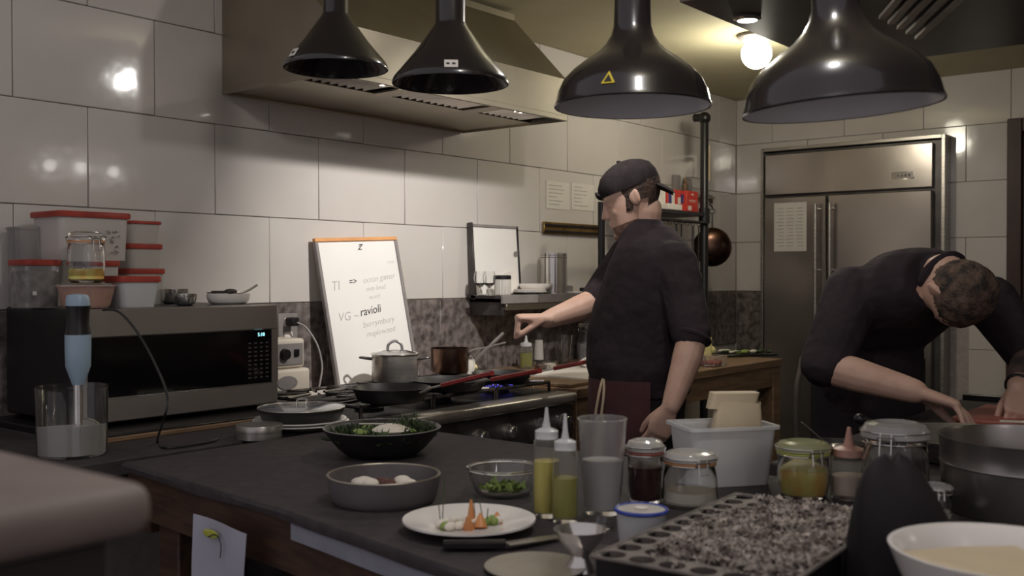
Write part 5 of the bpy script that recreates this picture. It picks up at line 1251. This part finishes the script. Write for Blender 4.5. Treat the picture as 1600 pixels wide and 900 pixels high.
limb(b, [pt(1008, 380, d0), pt(1004, 352, d0), HO+hu*.075-hf*.028], [.068, .060, .058])
head(b, HO, hf, hu, hl)
limb(b, [shL, elL], [.060, .047]); limb(b, [elL, elL.lerp(wrL, .35)+Rh*.006, wrL], [.047, .046, .028])
limb(b, [shR, elR], [.060, .046]); limb(b, [elR, elR.lerp(wrR, .35)-Zv*.004, wrR], [.046, .044, .028])
hand(b, wrL, nl(-Rh*.45-Zv), nl(Fh*.8-Rh*.35), nl(-Rh-Fh*.2+Zv*.3), curls((22, 25, 15), (28, 30, 18), (32, 34, 18), (36, 36, 20)), (.35, .3), .96)
hand(b, wrR+Zv*.004, nl(-Rh-Fh*.15+Zv*.04), nl(-Zv*1+Rh*.05), nl(-Fh), curls((74, 14, 8), (78, 20, 10), (84, 30, 14), (90, 40, 22)), (.14, .55), 1.04, .0, (.66, .68, .66, .66))
hipc = T1[0][0]
legs = []
for s in (-1, 1):
    hp0 = hipc+ts*s*.09; kn0 = Vector((hp0.x, hp0.y, .50))+tf*.02; an0 = Vector((hp0.x, hp0.y, .09))-tf*.02
    legs.append((hp0, kn0, an0)); limb(b, [hp0, kn0, an0], [.092, .062, .042])
me_cook = fuse('person', b, 'skin', .0045, 4)
tag(me_cook, 'bearded cook in a black jacket and backwards cap, standing and reaching over the range', 'person')
# stray parts: jacket
b = newbm(); loft(b, T1[1:], .016)
limb(b, [shL, shL.lerp(elL, .5), elL+(wrL-elL)*.04], [.072, .064, .056], .006); limb(b, [shR, shR.lerp(elR, .5), elR-(wrR-elR)*.04], [.072, .062, .054], .006)
loft(b, [(pt(1011, 362, d0), ts*.082, tf*.072), (pt(1004, 350, d0), ts*.072, tf*.070), (pt(1001, 343, d0), ts*.070, tf*.068)])
jk = fuse('jacket', b, 'jacket', .007, 5, me_cook)
b = newbm(); tube_c = elL.lerp(wrL, .045); dl = nl(wrL-elL)
b_torus(b, elL+(wrL-elL)*.06, .055, .009, ax=(nl(dl.cross(Fh)), nl(dl.cross(dl.cross(Fh))), dl), n=28)
obj('sleeve_cuff', b, 'jacket', me_cook)
b = newbm(); dl = nl(wrR-elR); b_torus(b, elR-(wrR-elR)*.0, .053, .010, ax=(nl(dl.cross(Zv)), nl(dl.cross(dl.cross(Zv))), dl), n=28)
obj('sleeve_cuff', b, 'jacket', me_cook)
for k in range(5):
    part('jacket_button', 'black', me_cook, lambda bm: b_ell(bm, pt(955-k*3, 415+k*34, 3.30)+tf*(.0), .006, u=10, v=8))
b = newbm(); 
for hp0, kn0, an0 in legs: limb(b, [hp0, kn0, an0], [.105, .078, .060], .004)
loft(b, [(hipc-Zv*.06, ts*.165, tf*.12), (hipc, ts*.180, tf*.135), (hipc+Zv*.09, ts*.178, tf*.143)])
fuse('trousers', b, 'trous', .009, 3, me_cook)
def apron_(bm):
    rings = []
    for py, gr in ((588, .020), (620, .022), (655, .024), (690, .03), (740, .035), (800, .04)):
        c = pt(1003, py, d0); R_ = []
        for th_, off in ((1, gr+.004), (-1, gr)):
            aa = [rad(-120+235*k/30) for k in range(31)]
            if th_ < 0: aa = aa[::-1]
            for a in aa: R_.append(c+tf*((.15+off)*math.cos(a))+ts*((.172+off)*math.sin(a)))
        rings.append(R_)
    b_rings(bm, rings)
part('apron', 'apron', me_cook, apron_)
part('apron_string', 'kraft', me_cook, lambda bm: b_tube(bm, smooth_curve([pt(943, 588, 3.26), pt(937, 610, 3.24), pt(930, 650, 3.24), pt(926, 690, 3.24)], 4), .0045, 6))
part('apron_string', 'kraft', me_cook, lambda bm: b_tube(bm, smooth_curve([pt(944, 592, 3.25), pt(943, 620, 3.235), pt(938, 660, 3.235), pt(934, 700, 3.235)], 4), .0045, 6))
for s in (-1, 1):
    an0 = legs[0 if s < 0 else 1][2]
    part('shoe', 'black', me_cook, lambda bm: b_rings(bm, [[v+an0*1-Zv*an0.z for v in r_] for r_ in (ring(-tf*.07+Zv*.0, tf*.03, ts*.03, 20), ring(tf*.06, tf*.15, ts*.048, 20), ring(tf*.06+Zv*.03, tf*.15, ts*.048, 20), ring(tf*.03+Zv*.07, tf*.09, ts*.042, 20), ring(-tf*.02+Zv*.10, tf*.05, ts*.042, 20))]))
# cap, hair, beard
def capm(bm):
    ss = head_secs(HO, hf, hu, hl, .006, .14, 99)
    loft(bm, [(c+hu*(.010 if i == 0 else .003)-hf*.002, a*(1+.009/a.length), b_*(1+.009/b_.length)) for i, (c, a, b_) in enumerate(ss)], n=36, p=2.1)
    b_ell(bm, HO+hu*.249-hf*.0, .006, .008, .005)
    b_rings(bm, [ring(HO+hu*.160+hf*.092, hu*.014, hl*.034, 16), ring(HO+hu*.168+hf*.104, hu*.014, hl*.030, 16), ring(HO+hu*.170+hf*.109, hu*.007, hl*.016, 16)])
part('cap', 'cap', me_cook, capm)
def brim(bm):
    rings = []
    for t in (0, .33, .66, 1):
        c = HO-hf*(.088+.046*t)+hu*(.150-.040*t-.006*t*t); w_ = .058*(1-.35*t**2)
        rings.append([c+hl*w_*q-hu*.018*q*q+hu*e for e in (.002, -.002) for q in ((-1, -.5, 0, .5, 1) if e > 0 else (1, .5, 0, -.5, -1))])
    b_rings(bm, rings)
part('cap_brim', 'cap', me_cook, brim)
b = newbm(); loft(b, [(c-hf*.012, a*1.0, b_*(1+.004/b_.length)) for c, a, b_ in head_secs(HO, hf, hu, hl, 0, .07, .165)], n=30)
for s in (): b_rings(b, [ring(HO+hu*.155+hl*s*.062+hf*.008, hf*.022, hl*.013, 12), ring(HO+hu*.12+hl*s*.0655+hf*.016, hf*.010, hl*.007, 12), ring(HO+hu*.085+hl*s*.060+hf*.020, hf*.008, hl*.007, 12)])
bmesh.ops.bisect_plane(b, geom=b.verts[:]+b.edges[:]+b.faces[:], plane_co=HO-hf*.004+hu*.1, plane_no=(hf*1-hu*.25), clear_outer=False)
for v in list(b.verts):
    q = v.co-HO
    if q.dot(hf) > .012-.0+.0 and abs(q.dot(hl)) < .055: b.verts.remove(v)
    elif q.dot(hu) < .09 and q.dot(hf) > -.035 and abs(q.dot(hl)) > .05 and q.dot(hf) < .006: b.verts.remove(v)
obj('hair', b, 'hairb', me_cook)
b = newbm()
loft(b, [(c+hf*.0015, a*(1+.0018/a.length), b_*(1+.0022/b_.length)) for c, a, b_ in head_secs(HO, hf, hu, hl, 0, 0, .055)], n=30, p=2.15)
b_ell(b, HO+hf*.082+hu*.018, .0165, .023, .0165, axes=(hf, hl, hu))
part_b = obj('beard', b, 'stub', me_cook)
face_bits(me_cook, HO, hf, hu, hl)

# ---- cook 2, bent over the red board, facing -Y
X_ = nl(Rh*.88+Fh*.47); Y_ = nl(-Fh*.88+Rh*.47)
def s2(px, py, d, hw, hd, n_): return (pt(px, py, d), X_*hw, nl(n_)*hd)
T2 = [s2(1350, 690, 3.32, .165, .115, Y_), s2(1352, 640, 3.30, .17, .12, Y_), s2(1358, 590, 3.27, .172, .125, Y_*.9+Zv*.25), s2(1368, 540, 3.24, .185, .13, Y_*.5+Zv*.75), s2(1392, 495, 3.19, .215, .135, Y_*.2+Zv*.95), s2(1420, 462, 3.10, .225, .125, Y_*.0+Zv), s2(1446, 447, 3.02, .200, .100, -Y_*.1+Zv), s2(1466, 438, 2.96, .120, .068, -Y_*.2+Zv)]
# spine sections: b must be perpendicular to the spine, so use outward (back/top) direction
u2 = nl(-Fh*.62+Rh*.42-Zv*.56); f2 = nl(Fh*.62-Rh*.15-Zv*.8); f2 = nl(f2-u2*f2.dot(u2)); l2 = nl(u2.cross(f2))
HC = pt(1494, 455, 2.88); HO2 = HC-u2*.135+f2*.0
shR2 = pt(1332, 455, 3.02); elR2 = pt(1290, 572, 2.93); wrR2 = pt(1432, 612, 2.80)
shL2 = pt(1545, 468, 3.15); elL2 = pt(1612, 560, 3.08); wrL2 = pt(1590, 606, 2.90)
b = newbm(); loft(b, T2)
limb(b, [T2[-1][0]-Y_*.02, T2[-1][0].lerp(HO2+u2*.08-f2*.03, .6), HO2+u2*.085-f2*.025], [.066, .060, .058])
head(b, HO2, f2, u2, l2)
limb(b, [shR2, elR2], [.060, .048]); limb(b, [elR2, elR2.lerp(wrR2, .35)+Zv*.0, wrR2], [.050, .049, .033])
limb(b, [shL2, elL2], [.060, .048]); limb(b, [elL2, elL2.lerp(wrL2, .4), wrL2], [.048, .044, .029])
hand(b, wrR2, nl(Rh*.88-Fh*.34-Zv*.30), nl(-Zv*.9-Rh*.25-Fh*.45), nl(Fh), curls((20, 16, 10), (26, 20, 12), (34, 24, 14), (40, 28, 16)), (.5, .35), 1.16, .20)
hand(b, wrL2, nl(-Rh*.25-Fh*.62-Zv*.75), nl(-Zv+Fh*.5-Rh*.1), nl(-Rh-Fh*.1), curls((36, 34, 18), (40, 38, 20), (46, 42, 20), (50, 44, 22)), (.35, .5), .98, .10)
hip2 = T2[0][0]; legs2 = []
for s in (-1, 1):
    hp0 = hip2+X_*s*.09; kn0 = Vector((hp0.x, hp0.y+.01, .48)); an0 = Vector((hp0.x, hp0.y+.03, .09)); legs2.append((hp0, kn0, an0))
    limb(b, [hp0, kn0, an0], [.092, .062, .042])
ck2 = fuse('person', b, 'skin', .0045, 4)
tag(ck2, 'short-haired cook in black, bent deeply over a red cutting board at right', 'person')
b = newbm(); loft(b, T2[1:], .016)
limb(b, [shR2, shR2.lerp(elR2, .5), elR2+(elR2-wrR2)*.02], [.078, .072, .064], .006); limb(b, [shL2, shL2.lerp(elL2, .5), elL2], [.076, .068, .060], .006)
limb(b, [T2[4][0]-X_*.10, shR2], [.11, .075], 0); limb(b, [T2[5][0]+X_*.10, shL2], [.10, .072], 0)
limb(b, [T2[-1][0]-Y_*.02, T2[-1][0].lerp(HO2+u2*.08-f2*.03, .30)], [.085, .070], 0)
fuse('jacket', b, 'jacket', .008, 5, ck2)
b = newbm(); nb = HO2+u2*.035-f2*.055; b_torus(b, T2[-1][0].lerp(HO2+u2*.08-f2*.03, .50), .062, .019, ax=(X_, nl(u2.cross(X_)), nl(T2[-1][0]-HO2)), n=30, m=10)
obj('jacket_collar', b, 'jacket', ck2)
b = newbm()
for hp0, kn0, an0 in legs2: limb(b, [hp0, kn0, an0], [.105, .08, .060], .004)
loft(b, [(hip2-Zv*.06, X_*.165, Y_*.12), (hip2, X_*.182, Y_*.135), (hip2+Zv*.09, X_*.182, Y_*.138)])
fuse('trousers', b, 'trous', .009, 3, ck2)
def apron2(bm):
    rings = []
    for z_ in (1.05, .95, .85, .7, .55, .45):
        c = Vector((hip2.x, hip2.y, z_)); R_ = []
        for off in (.03, .026):
            aa = [rad(-100+200*k/22) for k in range(23)]
            if off < .03: aa = aa[::-1]
            for a in aa: R_.append(c+Y_*((.135+off)*math.cos(a))+X_*((.178+off)*math.sin(a)))
        rings.append(R_)
    b_rings(bm, rings)
part('apron', 'trous', ck2, apron2)
for s in (0, 1):
    an0 = legs2[s][2]
    part('shoe', 'black', ck2, lambda bm: b_rings(bm, [[v+an0-Zv*an0.z for v in r_] for r_ in (ring(Y_*-.07, Y_*.03, X_*.03, 20), ring(Y_*.05, Y_*.14, X_*.048, 20), ring(Y_*.05+Zv*.03, Y_*.14, X_*.048, 20), ring(Y_*.03+Zv*.07, Y_*.09, X_*.042, 20), ring(-Y_*.02+Zv*.10, Y_*.05, X_*.042, 20))]))
b = newbm(); loft(b, [(c-f2*.004, a*(1+.004/a.length), b_*(1+.005/b_.length)) for c, a, b_ in head_secs(HO2, f2, u2, l2, .005, .045, 99)], n=40, p=2.1)
bmesh.ops.subdivide_edges(b, edges=b.edges[:], cuts=1, use_grid_fill=True)
for v in list(b.verts):
    q = v.co-HO2; hf_ = q.dot(f2); h_u = q.dot(u2); hl_ = abs(q.dot(l2))
    if hf_ > -.012+(h_u-.10)*1.15 and h_u < .19: b.verts.remove(v)
    else: v.co += (q-u2*.12).normalized()*random.uniform(-.0012, .0022)
obj('hair', b, 'hairs', ck2)
face_bits(ck2, HO2, f2, u2, l2)
b = newbm(); dl = nl(wrL2-elL2); wq = elL2.lerp(wrL2, .93)
b_torus(b, wq, .033, .005, ax=(nl(dl.cross(Fh)), nl(dl.cross(dl.cross(Fh))), dl), n=28, m=8)
obj('bracelet', b, 'black', ck2)['label'] = 'dark bracelet on the left wrist'
b = newbm(); b_tube(b, [elL2.lerp(wrL2, t) for t in (.12, .3, .5, .7, .85)], [.0505, .0495, .0455, .040, .0345], 20); obj('forearm_tattoo', b, 'tattoo', ck2)['label'] = 'dark tattooed left forearm'
# first cook's second pass: cook names
